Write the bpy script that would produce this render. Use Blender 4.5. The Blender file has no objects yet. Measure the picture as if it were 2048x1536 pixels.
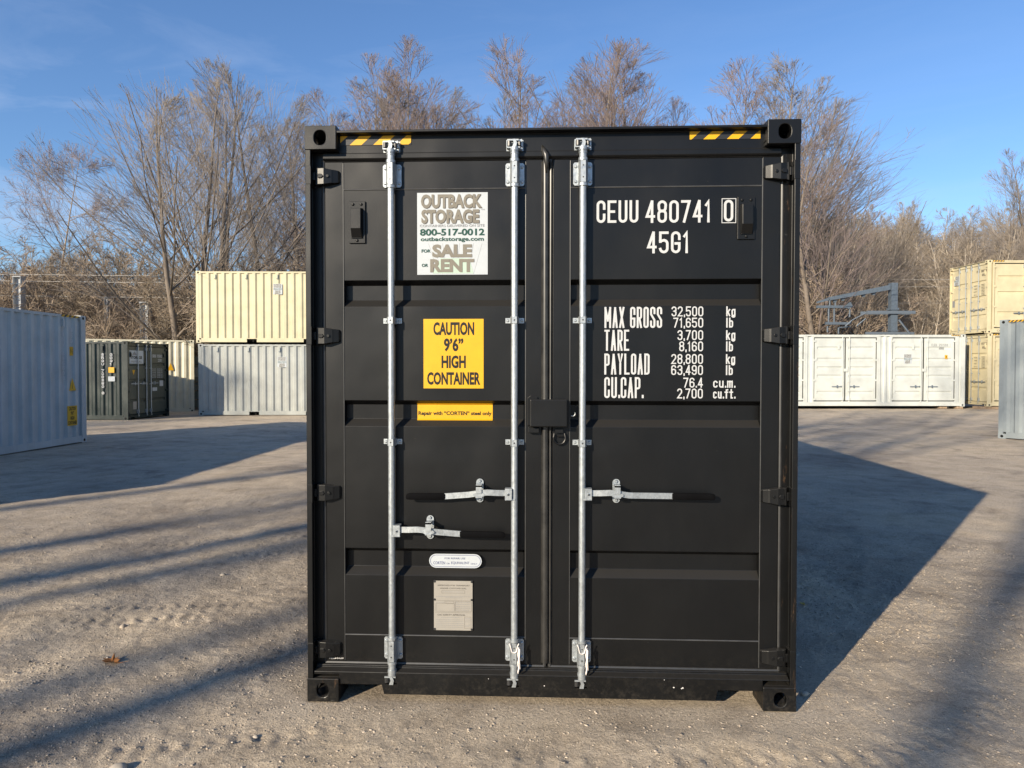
import bpy, math, random
import numpy as np
from mathutils import Vector, Matrix

random.seed(7)
RNG = np.random.default_rng(7)
R = math.radians
SC = bpy.context.scene
COL = SC.collection

# ------------------------------------------------------------------ camera
CAM_LOC = Vector((1.1922, -3.51349, 1.68405))
YAW, PITCH, ROLL = 0.04398, -0.02078, 0.00074
FPX = 1420.0                       # focal length in pixels of a 2048 px wide frame
cam = bpy.data.cameras.new("camera")
cam.sensor_width = 36.0
cam.lens = FPX / 2048 * 36.0
cam.clip_end = 2000
cam_o = bpy.data.objects.new("camera", cam)
COL.objects.link(cam_o)
fw = Vector((-math.sin(YAW) * math.cos(PITCH), math.cos(YAW) * math.cos(PITCH), math.sin(PITCH)))
rt0 = Vector((math.cos(YAW), math.sin(YAW), 0))
up0 = rt0.cross(fw)
rt = rt0 * math.cos(ROLL) + up0 * math.sin(ROLL)
up = -rt0 * math.sin(ROLL) + up0 * math.cos(ROLL)
M3 = Matrix((rt, up, -fw)).transposed()
cam_o.matrix_world = Matrix.Translation(CAM_LOC) @ M3.to_4x4()
SC.camera = cam_o
FH = Vector((-math.sin(YAW), math.cos(YAW), 0))      # level heading of the yard's view line


def W(lat, dep, z=0.0):
    """a point LAT metres to the side and DEP metres along the level heading from the tripod spot"""
    p = CAM_LOC + rt0 * lat + FH * dep
    return Vector((p.x, p.y, z))


# ------------------------------------------------------------------ light
SUN_EL = R(19.9)
SH = Vector((0.602, 0.798, 0))                       # the way shadows fall on the ground
SH.normalize()
sun_dir = Vector((SH.x * math.cos(SUN_EL), SH.y * math.cos(SUN_EL), -math.sin(SUN_EL)))
sun = bpy.data.lights.new("sun", "SUN")
sun.energy = 5.0
sun.angle = R(0.53)
sun.color = (1.0, 0.87, 0.68)
sun_o = bpy.data.objects.new("sun", sun)
sun_o.rotation_euler = sun_dir.to_track_quat('-Z', 'Y').to_euler()
COL.objects.link(sun_o)

world = bpy.data.worlds.new("World")
SC.world = world
world.use_nodes = True
wn, wl = world.node_tree.nodes, world.node_tree.links
wn.clear()
w_out = wn.new("ShaderNodeOutputWorld")
w_bg = wn.new("ShaderNodeBackground")
sky = wn.new("ShaderNodeTexSky")
sky.sky_type = 'NISHITA'
sky.sun_disc = False
sky.sun_elevation = SUN_EL
sky.sun_rotation = math.atan2(-SH.x, -SH.y)
sky.altitude = 0
sky.air_density = 1.15
sky.dust_density = 0.0
sky.ozone_density = 5.0
w_bg.inputs[1].default_value = 0.105
# thin cirrus in the sky itself
tc = wn.new("ShaderNodeTexCoord")
mp = wn.new("ShaderNodeMapping")
mp.inputs['Rotation'].default_value = (R(12), R(-14), R(30))
mp.inputs['Scale'].default_value = (1.2, 3.0, 9.0)
nz = wn.new("ShaderNodeTexNoise")
nz.inputs['Scale'].default_value = 1.6
nz.inputs['Detail'].default_value = 8
nz.inputs['Roughness'].default_value = 0.62
nz.inputs['Distortion'].default_value = 0.6
cr = wn.new("ShaderNodeValToRGB")
cr.color_ramp.elements[0].position = 0.45
cr.color_ramp.elements[1].position = 0.82
cr.color_ramp.elements[0].color = (0, 0, 0, 1)
cr.color_ramp.elements[1].color = (0.55, 0.55, 0.55, 1)
sep = wn.new("ShaderNodeSeparateXYZ")
hz = wn.new("ShaderNodeMapRange")                    # more cirrus low down
hz.inputs['From Min'].default_value = 0.62
hz.inputs['From Max'].default_value = 0.1
mul = wn.new("ShaderNodeMath"); mul.operation = 'MULTIPLY'
wx = wn.new("ShaderNodeMapRange")                    # and towards the west
wx.inputs['From Min'].default_value = 0.1
wx.inputs['From Max'].default_value = -0.6
wx.inputs['To Min'].default_value = 0.25
mul2 = wn.new("ShaderNodeMath"); mul2.operation = 'MULTIPLY'
mx = wn.new("ShaderNodeMixRGB")
mx.inputs[2].default_value = (5.2, 5.6, 6.3, 1)
wl.new(tc.outputs['Generated'], mp.inputs[0])
wl.new(mp.outputs[0], nz.inputs['Vector'])
wl.new(nz.outputs[0], cr.inputs[0])
wl.new(tc.outputs['Generated'], sep.inputs[0])
wl.new(sep.outputs['Z'], hz.inputs['Value'])
wl.new(sep.outputs['X'], wx.inputs['Value'])
wl.new(cr.outputs[0], mul.inputs[0])
wl.new(hz.outputs[0], mul.inputs[1])
wl.new(mul.outputs[0], mul2.inputs[0])
wl.new(wx.outputs[0], mul2.inputs[1])
wl.new(mul2.outputs[0], mx.inputs[0])
wl.new(sky.outputs[0], mx.inputs[1])
tint = wn.new("ShaderNodeMixRGB")
tint.blend_type = 'MULTIPLY'
tint.inputs[0].default_value = 1.0
tint.inputs[2].default_value = (0.93, 0.97, 1.08, 1)
wl.new(mx.outputs[0], tint.inputs[1])
wl.new(tint.outputs[0], w_bg.inputs[0])
wl.new(w_bg.outputs[0], w_out.inputs[0])

SC.render.engine = 'CYCLES'
SC.view_settings.view_transform = 'Standard'
SC.view_settings.look = 'None'
SC.view_settings.gamma = 1
SC.view_settings.exposure = 0.65


# ------------------------------------------------------------------ materials
def ramp(nt, fac, stops):
    n = nt.nodes.new("ShaderNodeValToRGB")
    e = n.color_ramp.elements
    while len(e) < len(stops):
        e.new(0.5)
    for i, (p, c) in enumerate(stops):
        e[i].position = p
        e[i].color = (*c, 1) if len(c) == 3 else c
    nt.links.new(fac, n.inputs[0])
    return n.outputs[0]


def noise(nt, scale, detail=4, rough=0.55, vec=None, dist=0.0):
    n = nt.nodes.new("ShaderNodeTexNoise")
    n.inputs['Scale'].default_value = scale
    n.inputs['Detail'].default_value = detail
    n.inputs['Roughness'].default_value = rough
    n.inputs['Distortion'].default_value = dist
    if vec is None:
        vec = nt.nodes.new("ShaderNodeTexCoord").outputs['Object']
    nt.links.new(vec, n.inputs['Vector'])
    return n.outputs[0]


def stretched(nt, sc):
    t = nt.nodes.new("ShaderNodeTexCoord")
    m = nt.nodes.new("ShaderNodeMapping")
    m.inputs['Scale'].default_value = sc
    nt.links.new(t.outputs['Object'], m.inputs[0])
    return m.outputs[0]


def bump(nt, h, strength, dist, prev=None):
    b = nt.nodes.new("ShaderNodeBump")
    b.inputs['Strength'].default_value = strength
    b.inputs['Distance'].default_value = dist
    nt.links.new(h, b.inputs['Height'])
    if prev:
        nt.links.new(prev, b.inputs['Normal'])
    return b.outputs[0]


def mixc(nt, fac, a, b, mode='MIX'):
    n = nt.nodes.new("ShaderNodeMixRGB")
    n.blend_type = mode
    for i, v in enumerate((fac, a, b)):
        if isinstance(v, (int, float)):
            n.inputs[i].default_value = v
        elif isinstance(v, tuple):
            n.inputs[i].default_value = (*v, 1)
        else:
            nt.links.new(v, n.inputs[i])
    return n.outputs[0]


def base(name):
    m = bpy.data.materials.new(name)
    m.use_nodes = True
    return m, m.node_tree, m.node_tree.nodes['Principled BSDF']


def paint(name, col, rough=0.45, dirt=0.35, wave=0.0, metal=0.0, peel=0.15, dirtcol=(0.16, 0.13, 0.10), spec=0.5):
    m, nt, p = base(name)
    v = [tuple(c * k for c in col) for k in (0.86, 1.0, 1.12)]
    n1 = noise(nt, 1.7, 5, 0.6)
    c = ramp(nt, n1, [(0.3, v[0]), (0.5, v[1]), (0.72, v[2])])
    n2 = noise(nt, 9.0, 8, 0.7, stretched(nt, (2.2, 2.2, 0.35)))
    d = ramp(nt, n2, [(0.52, (0, 0, 0)), (0.8, (dirt, dirt, dirt))])
    c = mixc(nt, d, c, dirtcol)
    nt.links.new(c, p.inputs['Base Color'])
    r = ramp(nt, noise(nt, 5.0, 6, 0.65), [(0.3, (rough * 0.82,) * 3), (0.7, (min(1, rough * 1.25),) * 3)])
    nt.links.new(r, p.inputs['Roughness'])
    p.inputs['Metallic'].default_value = metal
    p.inputs['Specular IOR Level'].default_value = spec
    b = bump(nt, noise(nt, 420, 2, 0.5), peel, 0.0012)
    if wave:
        b = bump(nt, noise(nt, 2.6, 1, 0.4), wave, 0.03, b)
    nt.links.new(b, p.inputs['Normal'])
    return m


def flat(name, col, rough=0.55, var=0.06, spec=0.3):
    m, nt, p = base(name)
    c = ramp(nt, noise(nt, 14, 5, 0.6), [(0.3, tuple(x * (1 - var) for x in col)), (0.7, tuple(min(1, x * (1 + var)) for x in col))])
    nt.links.new(c, p.inputs['Base Color'])
    p.inputs['Roughness'].default_value = rough
    p.inputs['Specular IOR Level'].default_value = spec
    return m


def galvanised(name, col=(0.43, 0.46, 0.475), rough=0.45):
    m, nt, p = base(name)
    v = nt.nodes.new("ShaderNodeTexVoronoi")
    v.inputs['Scale'].default_value = 160
    nt.links.new(stretched(nt, (1, 1, 0.35)), v.inputs['Vector'])
    c = ramp(nt, v.outputs['Color'], [(0.1, tuple(x * 0.86 for x in col)), (0.9, tuple(min(1, x * 1.05) for x in col))])
    n = noise(nt, 26, 6, 0.7)
    c = mixc(nt, ramp(nt, n, [(0.45, (0, 0, 0)), (0.75, (0.35,) * 3)]), c, tuple(x * 0.45 for x in col))
    nt.links.new(c, p.inputs['Base Color'])
    p.inputs['Metallic'].default_value = 0.72
    r = ramp(nt, noise(nt, 60, 5, 0.6), [(0.3, (rough * 0.8,) * 3), (0.7, (rough * 1.3,) * 3)])
    nt.links.new(r, p.inputs['Roughness'])
    nt.links.new(bump(nt, noise(nt, 180, 4, 0.6), 0.25, 0.001), p.inputs['Normal'])
    return m


def black_paint(name, scuff=0.0):
    m, nt, p = base(name)
    c = ramp(nt, noise(nt, 1.3, 4, 0.6), [(0.3, (0.0030, 0.0032, 0.0036)), (0.7, (0.0046, 0.0048, 0.0050))])
    # dust film and little paint nicks
    dust = ramp(nt, noise(nt, 3.2, 8, 0.72, stretched(nt, (1.6, 1.6, 0.5))), [(0.42, (0, 0, 0)), (0.85, (0.022,) * 3)])
    c = mixc(nt, dust, c, (0.13, 0.12, 0.10))
    nick = ramp(nt, noise(nt, 95, 3, 0.5), [(0.76, (0, 0, 0)), (0.79, (0.5,) * 3)])
    nick2 = ramp(nt, noise(nt, 2.0, 3, 0.5), [(0.55, (0, 0, 0)), (0.7, (1,) * 3)])
    c = mixc(nt, mixc(nt, 1.0, nick, nick2, 'MULTIPLY'), c, (0.45, 0.42, 0.38))
    # dried mud splashed up the foot of the box
    fz = nt.nodes.new("ShaderNodeSeparateXYZ")
    nt.links.new(nt.nodes.new("ShaderNodeTexCoord").outputs['Object'], fz.inputs[0])
    foot = ramp(nt, fz.outputs['Z'], [(0.0, (0.16,) * 3), (0.10, (0.05,) * 3), (0.30, (0, 0, 0))])
    spl = ramp(nt, noise(nt, 34, 8, 0.78), [(0.48, (0, 0, 0)), (0.66, (0.75,) * 3)])
    c = mixc(nt, mixc(nt, 1.0, foot, spl, 'MULTIPLY'), c, (0.26, 0.22, 0.17))
    geo = nt.nodes.new("ShaderNodeNewGeometry")
    gs = nt.nodes.new("ShaderNodeSeparateXYZ")
    nt.links.new(geo.outputs['True Normal'], gs.inputs[0])
    upw = ramp(nt, gs.outputs['Z'], [(0.25, (0, 0, 0)), (0.75, (0.13, 0.13, 0.13))])
    c = mixc(nt, upw, c, (0.14, 0.13, 0.115))
    if scuff:
        s = ramp(nt, noise(nt, 22, 8, 0.75, stretched(nt, (1, 1, 0.25))), [(0.60, (0, 0, 0)), (0.66, (scuff,) * 3)])
        c = mixc(nt, s, c, (0.30, 0.17, 0.09))
        s2 = ramp(nt, noise(nt, 31, 8, 0.75, stretched(nt, (0.4, 1, 1.0))), [(0.64, (0, 0, 0)), (0.7, (scuff,) * 3)])
        c = mixc(nt, s2, c, (0.45, 0.43, 0.40))
    nt.links.new(c, p.inputs['Base Color'])
    r = ramp(nt, noise(nt, 2.4, 5, 0.62), [(0.3, (0.34,) * 3), (0.72, (0.43,) * 3)])
    nt.links.new(r, p.inputs['Roughness'])
    p.inputs['Specular IOR Level'].default_value = 0.32
    b = bump(nt, noise(nt, 330, 2, 0.5), 0.22, 0.001)
    b = bump(nt, noise(nt, 2.2, 2, 0.35), 0.42, 0.035, b)
    nt.links.new(b, p.inputs['Normal'])
    return m


BLACK = black_paint("black_paint")
BLACKW = black_paint("black_paint_worn", 0.16)
GASKET = flat("door_seal_rubber", (0.026, 0.026, 0.026), 0.42, 0.3, 0.6)
CREASE = flat("dusty_seal_rubber", (0.022, 0.021, 0.019), 0.36, 0.5, 0.6)
WELD = flat("weld_bead", (0.045, 0.045, 0.044), 0.38, 0.3, 0.6)
GALV = galvanised("galvanised_steel")
GALV_DARK = galvanised("dull_galvanised_steel", (0.22, 0.26, 0.30), 0.6)
RUBBER = flat("black_rubber_grip", (0.003, 0.003, 0.0035), 0.8, 0.2, 0.06)
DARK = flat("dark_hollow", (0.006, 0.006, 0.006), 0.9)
WHITE_VINYL = flat("white_vinyl", (0.43, 0.46, 0.48), 0.4, 0.04, 0.4)
LETTER_WHITE = flat("white_stencil_vinyl", (0.47, 0.48, 0.48), 0.5, 0.06)
LETTER_BLACK = flat("black_print", (0.008, 0.008, 0.008), 0.5)
YELLOW = flat("yellow_vinyl", (0.62, 0.335, 0.008), 0.42, 0.05, 0.4)
TAPE_BLACK = flat("black_tape", (0.02, 0.021, 0.024), 0.42, 0.05, 0.4)
TAUPE = flat("taupe_print", (0.175, 0.16, 0.13), 0.5)
TAUPE_DARK = flat("dark_taupe_print", (0.055, 0.05, 0.045), 0.5)
GREEN_PRINT = flat("dark_green_print", (0.006, 0.055, 0.040), 0.5)
PALE_GREEN = flat("pale_green_print", (0.38, 0.48, 0.40), 0.5)
GREY_PRINT = flat("grey_print", (0.22, 0.22, 0.22), 0.5)
PLATE = flat("data_plate_metal", (0.29, 0.27, 0.235), 0.4, 0.06, 0.5)
NAVY_PRINT = flat("navy_print", (0.05, 0.06, 0.16), 0.5)


# ------------------------------------------------------------------ mesh helpers
class MB:
    def __init__(s):
        s.v, s.f, s.m = [], [], []

    def add(s, v, f, mi=0):
        n = len(s.v)
        s.v += [tuple(x) for x in v]
        s.f += [tuple(i + n for i in q) for q in f]
        s.m += [mi] * len(f)
        return s

    def box(s, x0, x1, y0, y1, z0, z1, mi=0):
        v = [(x, y, z) for z in (z0, z1) for y in (y0, y1) for x in (x0, x1)]
        return s.add(v, [(0, 2, 3, 1), (4, 5, 7, 6), (0, 1, 5, 4), (2, 6, 7, 3), (0, 4, 6, 2), (1, 3, 7, 5)], mi)

    def prism(s, poly, axis, a, b, mi=0):
        """POLY: 2-D points in the plane square to AXIS ('x': (y,z), 'y': (x,z), 'z': (x,y)), extruded from A to B"""
        def P(p, t):
            return {'x': (t, p[0], p[1]), 'y': (p[0], t, p[1]), 'z': (p[0], p[1], t)}[axis]
        n = len(poly)
        v = [P(p, a) for p in poly] + [P(p, b) for p in poly]
        f = [tuple(range(n)), tuple(reversed(range(n, 2 * n)))]
        f += [(i, i + n, (i + 1) % n + n, (i + 1) % n) for i in range(n)]
        return s.add(v, f, mi)

    def tube(s, pts, r, n=10, mi=0, caps=True):
        pts = [Vector(p) for p in pts]
        rs = r if isinstance(r, (list, tuple)) else [r] * len(pts)
        v, f = [], []
        ref = None
        for i, p in enumerate(pts):
            d = (pts[min(i + 1, len(pts) - 1)] - pts[max(i - 1, 0)]).normalized()
            if ref is None:
                ref = d.cross(Vector((0, 0, 1)) if abs(d.z) < 0.9 else Vector((1, 0, 0))).normalized()
            a = (ref - d * ref.dot(d)).normalized()
            ref = a
            b = d.cross(a)
            for k in range(n):
                t = 2 * math.pi * k / n
                v.append(p + (a * math.cos(t) + b * math.sin(t)) * rs[i])
        for i in range(len(pts) - 1):
            for k in range(n):
                f.append((i * n + k, i * n + (k + 1) % n, (i + 1) * n + (k + 1) % n, (i + 1) * n + k))
        if caps:
            f.append(tuple(reversed(range(n))))
            f.append(tuple(range((len(pts) - 1) * n, len(pts) * n)))
        return s.add(v, f, mi)

    def cyl(s, x, y, z0, z1, r, n=14, mi=0):
        return s.tube([(x, y, z0), (x, y, z1)], r, n, mi)

    def bolt(s, x, z, y, r=0.008, h=0.006, mi=0):
        return s.tube([(x, y, z), (x, y - h * 0.5, z), (x, y - h, z)], [r, r * 0.95, r * 0.55], 8, mi)

    def build(s, name, mats, parent=None, loc=None, rz=0.0, bevel=0.0, smooth=False, auto=False):
        me = bpy.data.meshes.new(name)
        me.from_pydata(s.v, [], s.f)
        mats = mats if isinstance(mats, (list, tuple)) else [mats]
        for m in mats:
            me.materials.append(m)
        if len(mats) > 1:
            me.polygons.foreach_set('material_index', s.m)
        if smooth:
            me.polygons.foreach_set('use_smooth', [True] * len(s.f))
        me.update()
        if auto:
            me.polygons.foreach_set('use_smooth', [True] * len(s.f))
            me.set_sharp_from_angle(angle=R(35))
        o = bpy.data.objects.new(name, me)
        COL.objects.link(o)
        if parent:
            o.parent = parent
        if loc:
            o.location = loc
        o.rotation_euler.z = rz
        if bevel:
            b = o.modifiers.new("bevel", 'BEVEL')
            b.width = bevel
            b.segments = 2
            b.limit_method = 'ANGLE'
            b.angle_limit = R(40)
        return o


def tag(o, label=None, cat=None, group=None, kind=None):
    for k, v in (('label', label), ('category', cat), ('group', group), ('kind', kind)):
        if v:
            o[k] = v
    return o


def empty(name, loc, rz=0.0):
    o = bpy.data.objects.new(name, None)
    o.empty_display_size = 0.3
    COL.objects.link(o)
    o.location = loc
    o.rotation_euler.z = rz
    return o


def np_mesh(name, verts, faces, mats, smooth=False, midx=None):
    """VERTS (n,3) array, FACES (m,k) array of equal-sized faces"""
    me = bpy.data.meshes.new(name)
    faces = np.asarray(faces, np.int32)
    k = faces.shape[1]
    me.vertices.add(len(verts))
    me.vertices.foreach_set('co', np.asarray(verts, np.float32).ravel())
    me.loops.add(faces.size)
    me.loops.foreach_set('vertex_index', faces.ravel())
    me.polygons.add(len(faces))
    me.polygons.foreach_set('loop_start', np.arange(0, faces.size, k, dtype=np.int32))
    me.polygons.foreach_set('loop_total', np.full(len(faces), k, np.int32))
    if smooth:
        me.polygons.foreach_set('use_smooth', np.ones(len(faces), bool))
    for m in (mats if isinstance(mats, (list, tuple)) else [mats]):
        me.materials.append(m)
    if midx is not None:
        me.polygons.foreach_set('material_index', np.asarray(midx, np.int32))
    me.update(calc_edges=True)
    return me


# ------------------------------------------------------------------ lettering
_text_cache = {}


def text_mesh(s, bold=0.0):
    key = (s, bold)
    if key not in _text_cache:
        cu = bpy.data.curves.new("letters", 'FONT')
        cu.body = s
        cu.offset = bold
        cu.resolution_u = 3
        o = bpy.data.objects.new("letters", cu)
        COL.objects.link(o)
        dg = bpy.context.evaluated_depsgraph_get()
        me = bpy.data.meshes.new_from_object(o.evaluated_get(dg))
        v = [tuple(x.co) for x in me.vertices]
        f = [tuple(p.vertices) for p in me.polygons]
        bpy.data.objects.remove(o)
        bpy.data.meshes.remove(me)
        bpy.data.curves.remove(cu)
        xs = [p[0] for p in v]
        ys = [p[1] for p in v]
        par = list(range(len(v)))

        def root_(i_):
            while par[i_] != i_:
                par[i_] = par[par[i_]]
                i_ = par[i_]
            return i_
        for p_ in f:
            for q_ in p_[1:]:
                par[root_(q_)] = root_(p_[0])
        ids = {}
        v = [(p_[0], p_[1], ids.setdefault(root_(i_), len(ids)) % 2) for i_, p_ in enumerate(v)]
        _text_cache[key] = (v, f, min(xs), max(xs), min(ys), max(ys))
    return _text_cache[key]


def put_text(mb, s, x0, x1, z0, z1, y, mi=0, bold=0.012):
    """the words S as flat lettering filling the rectangle x0..x1, z0..z1 at depth y"""
    v, f, a, b, c, d = text_mesh(s, bold)
    sx, sz = (x1 - x0) / (b - a), (z1 - z0) / (d - c)
    mb.add([(x0 + (p[0] - a) * sx, y - 0.00014 * p[2], z0 + (p[1] - c) * sz) for p in v], f, mi)


def arc(cx, cy, rx, ry, a0, a1, n=8):
    return [(cx + rx * math.cos(R(a0 + (a1 - a0) * i / n)), cy + ry * math.sin(R(a0 + (a1 - a0) * i / n))) for i in range(n + 1)]


def glyph(ch, w, h):
    """centre lines of a tall condensed stencil letter, and its advance width"""
    r = w / 2
    T = lambda a, b: arc(r, h - r, r, r, a, b)
    B = lambda a, b: arc(r, r, r, r, a, b)
    m = h * 0.5
    if ch in '0O': return [T(180, 0) + B(0, -180) + [(0, h - r)]]
    if ch == 'C': return [[(w, h * 0.66)] + T(0, 180) + B(180, 360) + [(w, h * 0.34)]]
    if ch == 'G': return [[(w, h * 0.68)] + T(0, 180) + B(180, 360) + [(w, h * 0.44)], [(w, h * 0.44), (r, h * 0.44)]]
    if ch == 'U': return [[(0, h)] + B(180, 360) + [(w, h)]]
    if ch == 'E': return [[(w, h), (0, h), (0, 0), (w, 0)], [(0, m), (w * 0.8, m)]]
    if ch == 'L': return [[(0, h), (0, 0), (w, 0)]]
    if ch == 'T': return [[(0, h), (w, h)], [(r, h), (r, 0)]]
    if ch == 'M': return [[(0, 0), (0, h)], [(w, 0), (w, h)], [(0, h * 0.96), (r, h * 0.34)], [(r, h * 0.34), (w, h * 0.96)]]
    if ch == 'A': return [[(0, 0), (r, h * 0.985)], [(w, 0), (r, h * 0.985)], [(w * 0.17, h * 0.3), (w * 0.83, h * 0.3)]]
    if ch == 'X': return [[(0, 0), (w, h)], [(0, h), (w, 0)]]
    if ch == 'Y': return [[(0, h), (r, m), (w, h)], [(r, m), (r, 0)]]
    if ch == 'N': return [[(0, 0), (0, h), (w, 0), (w, h)]]
    if ch == 'Z': return [[(0, h), (w, h), (0, 0), (w, 0)]]
    if ch == 'P': return [[(0, 0), (0, h)], [(0, h)] + arc(w - r, h - r, r, r, 90, 0) + arc(w - r, h * 0.46 + r, r, r, 0, -90) + [(0, h * 0.46)]]
    if ch == 'R': return [[(0, 0), (0, h)], [(0, h)] + arc(w - r, h - r, r, r, 90, 0) + arc(w - r, h * 0.46 + r, r, r, 0, -90) + [(0, h * 0.46)], [(r, h * 0.46), (w, 0)]]
    if ch == 'D': return [[(0, 0), (0, h)], [(0, h)] + arc(w - r, h - r, r, r, 90, 0) + arc(w - r, r, r, r, 0, -90) + [(0, 0)]]
    if ch == 'S': return [[(w, h * 0.72)] + T(0, 180) + [(0, h * 0.66), (w, h * 0.36)] + B(0, -180) + [(0, h * 0.28)]]
    if ch == '1': return [[(r * 0.1, h * 0.82), (r, h), (r, 0)]]
    if ch == '2': return [T(170, 0) + [(w, h * 0.62), (0, 0), (w, 0)]]
    if ch == '3': return [T(170, 0) + [(w, h * 0.62), (r * 0.9, h * 0.53), (w, h * 0.44)] + B(0, -170)]
    if ch == '4': return [[(w * 0.70, h), (0, h * 0.26), (w, h * 0.26)], [(w * 0.74, 0), (w * 0.74, h)]]
    if ch == '5': return [[(w, h), (0, h), (0, h * 0.54)], [(0, h * 0.56), (r, h * 0.61)] + arc(r, h * 0.61 - r, r, r, 80, 0, 4) + B(0, -170)]
    if ch == '6': return [T(10, 180) + B(180, 360), [(w, r)] + arc(r, h * 0.58 - r, r, r, 0, 160)]
    if ch == '7': return [[(0, h), (w, h), (w * 0.28, 0)]]
    if ch == '8': return [T(180, 0) + arc(r, h * 0.52 + r * 0.9, r * 0.93, r * 0.9, 0, -180) + [(0, h - r)], arc(r, h * 0.54 - r * 0.9, r, r * 0.9, 180, 0) + B(0, -180) + [(0, h * 0.54 - r * 0.9)]]
    if ch == '9': return [B(190, 360) + T(0, 180), [(0, h - r)] + arc(r, h * 0.42 + r, r, r, 180, 340)]
    x = h * 0.70                                     # lower-case height
    if ch == 'k': return [[(0, 0), (0, h)], [(w, x), (0, x * 0.4)], [(w * 0.35, x * 0.6), (w, 0)]]
    if ch == 'l': return [[(r * 0.6, 0), (r * 0.6, h)]]
    if ch == 'b': return [[(0, h), (0, 0)], [(0, x - r)] + arc(r, x - r, r, r, 180, 0) + B(0, -180)]
    if ch == 'g': return [[(w, x), (w, -h * 0.05)] + arc(r, -h * 0.05, r, r * 0.8, 0, -170), [(w, x - r)] + arc(r, x - r, r, r, 0, 180) + B(180, 360)]
    if ch == 'c': return [arc(r, x - r, r, r, 20, 180) + B(180, 340)]
    if ch == 'u': return [[(0, x)] + B(180, 360) + [(w, r)], [(w, x), (w, 0)]]
    if ch == 'm': return [[(0, 0), (0, x)], [(0, x * 0.9), (r, x), (r, 0)], [(r, x * 0.9), (w, x), (w, 0)]]
    if ch == 'f': return [[(w, h), (r, h * 0.97), (r, 0)], [(0, x), (w, x)]]
    if ch == 't': return [[(r, h), (r, 0), (w, 0)], [(0, x), (w, x)]]
    if ch == '.': return [[(0, 0), (0, h * 0.07)]]
    if ch == ',': return [[(0.0, h * 0.07), (-0.1 * w, -h * 0.1)]]
    return []


def stencil(mb, s, x0, z0, lw, h, gap, sw, y, mi=0, x1=None):
    """S in stroke letters: letter width LW, height H, stroke SW; fitted to end at X1 when given"""
    adv = []
    for c in s:
        adv.append({' ': lw * 0.55, '.': lw * 0.18, ',': lw * 0.18, '1': lw * 0.62, 'l': lw * 0.4}.get(c, lw * (1.25 if c in 'Mm' else 1)) + gap)
    k = 1.0 if x1 is None else (x1 - x0) / (sum(adv) - gap)
    x = x0
    n = 0
    for c, a in zip(s, adv):
        wd = (a - gap) * k
        cw = max(wd - sw, 0.0005)
        if c == '1':
            cw = (lw * k - sw) * 0.7
        for line in glyph(c, cw, h - sw):
            pts = [Vector((x + sw / 2 + p[0], z0 + sw / 2 + p[1])) for p in line]
            q = [pts[0]]
            for p in pts[1:]:
                if (p - q[-1]).length > 1e-5:
                    q.append(p)
            if len(q) < 2:
                continue
            closed = (q[0] - q[-1]).length < 1e-4
            if not closed:
                q[0] = q[0] + (q[0] - q[1]).normalized() * sw * 0.5
                q[-1] = q[-1] + (q[-1] - q[-2]).normalized() * sw * 0.5
            L, Rr = [], []
            for i, p in enumerate(q):
                a1 = (q[i] - q[i - 1]).normalized() if i else (q[0] - q[-2]).normalized() if closed else None
                a2 = (q[i + 1] - q[i]).normalized() if i < len(q) - 1 else (q[1] - q[0]).normalized() if closed else None
                d = (a1 or a2) + (a2 or a1)
                d = d.normalized() if d.length > 1e-6 else (a1 or a2)
                nn = Vector((-d.y, d.x))
                ref = a1 or a2
                cosv = max(0.5, abs(nn.dot(Vector((-ref.y, ref.x)))))
                off = nn * (sw / 2 / cosv)
                L.append(p + off)
                Rr.append(p - off)
            yy = y - 0.00016 * (n % 5)
            n += 1
            v = [(p.x, yy, p.y) for p in L] + [(p.x, yy, p.y) for p in Rr]
            N = len(L)
            mb.add(v, [(i, i + N, i + 1 + N, i + 1) for i in range(N - 1)], mi)
        x += a * k


def vertical_stencil(mb, s, x0, z_top, lw, h, step, sw, y, mi=0):
    z = z_top
    for c in s:
        if c != ' ':
            stencil(mb, c, x0, z - h, lw, h, 0.0, sw, y, mi)
        z -= step


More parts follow.
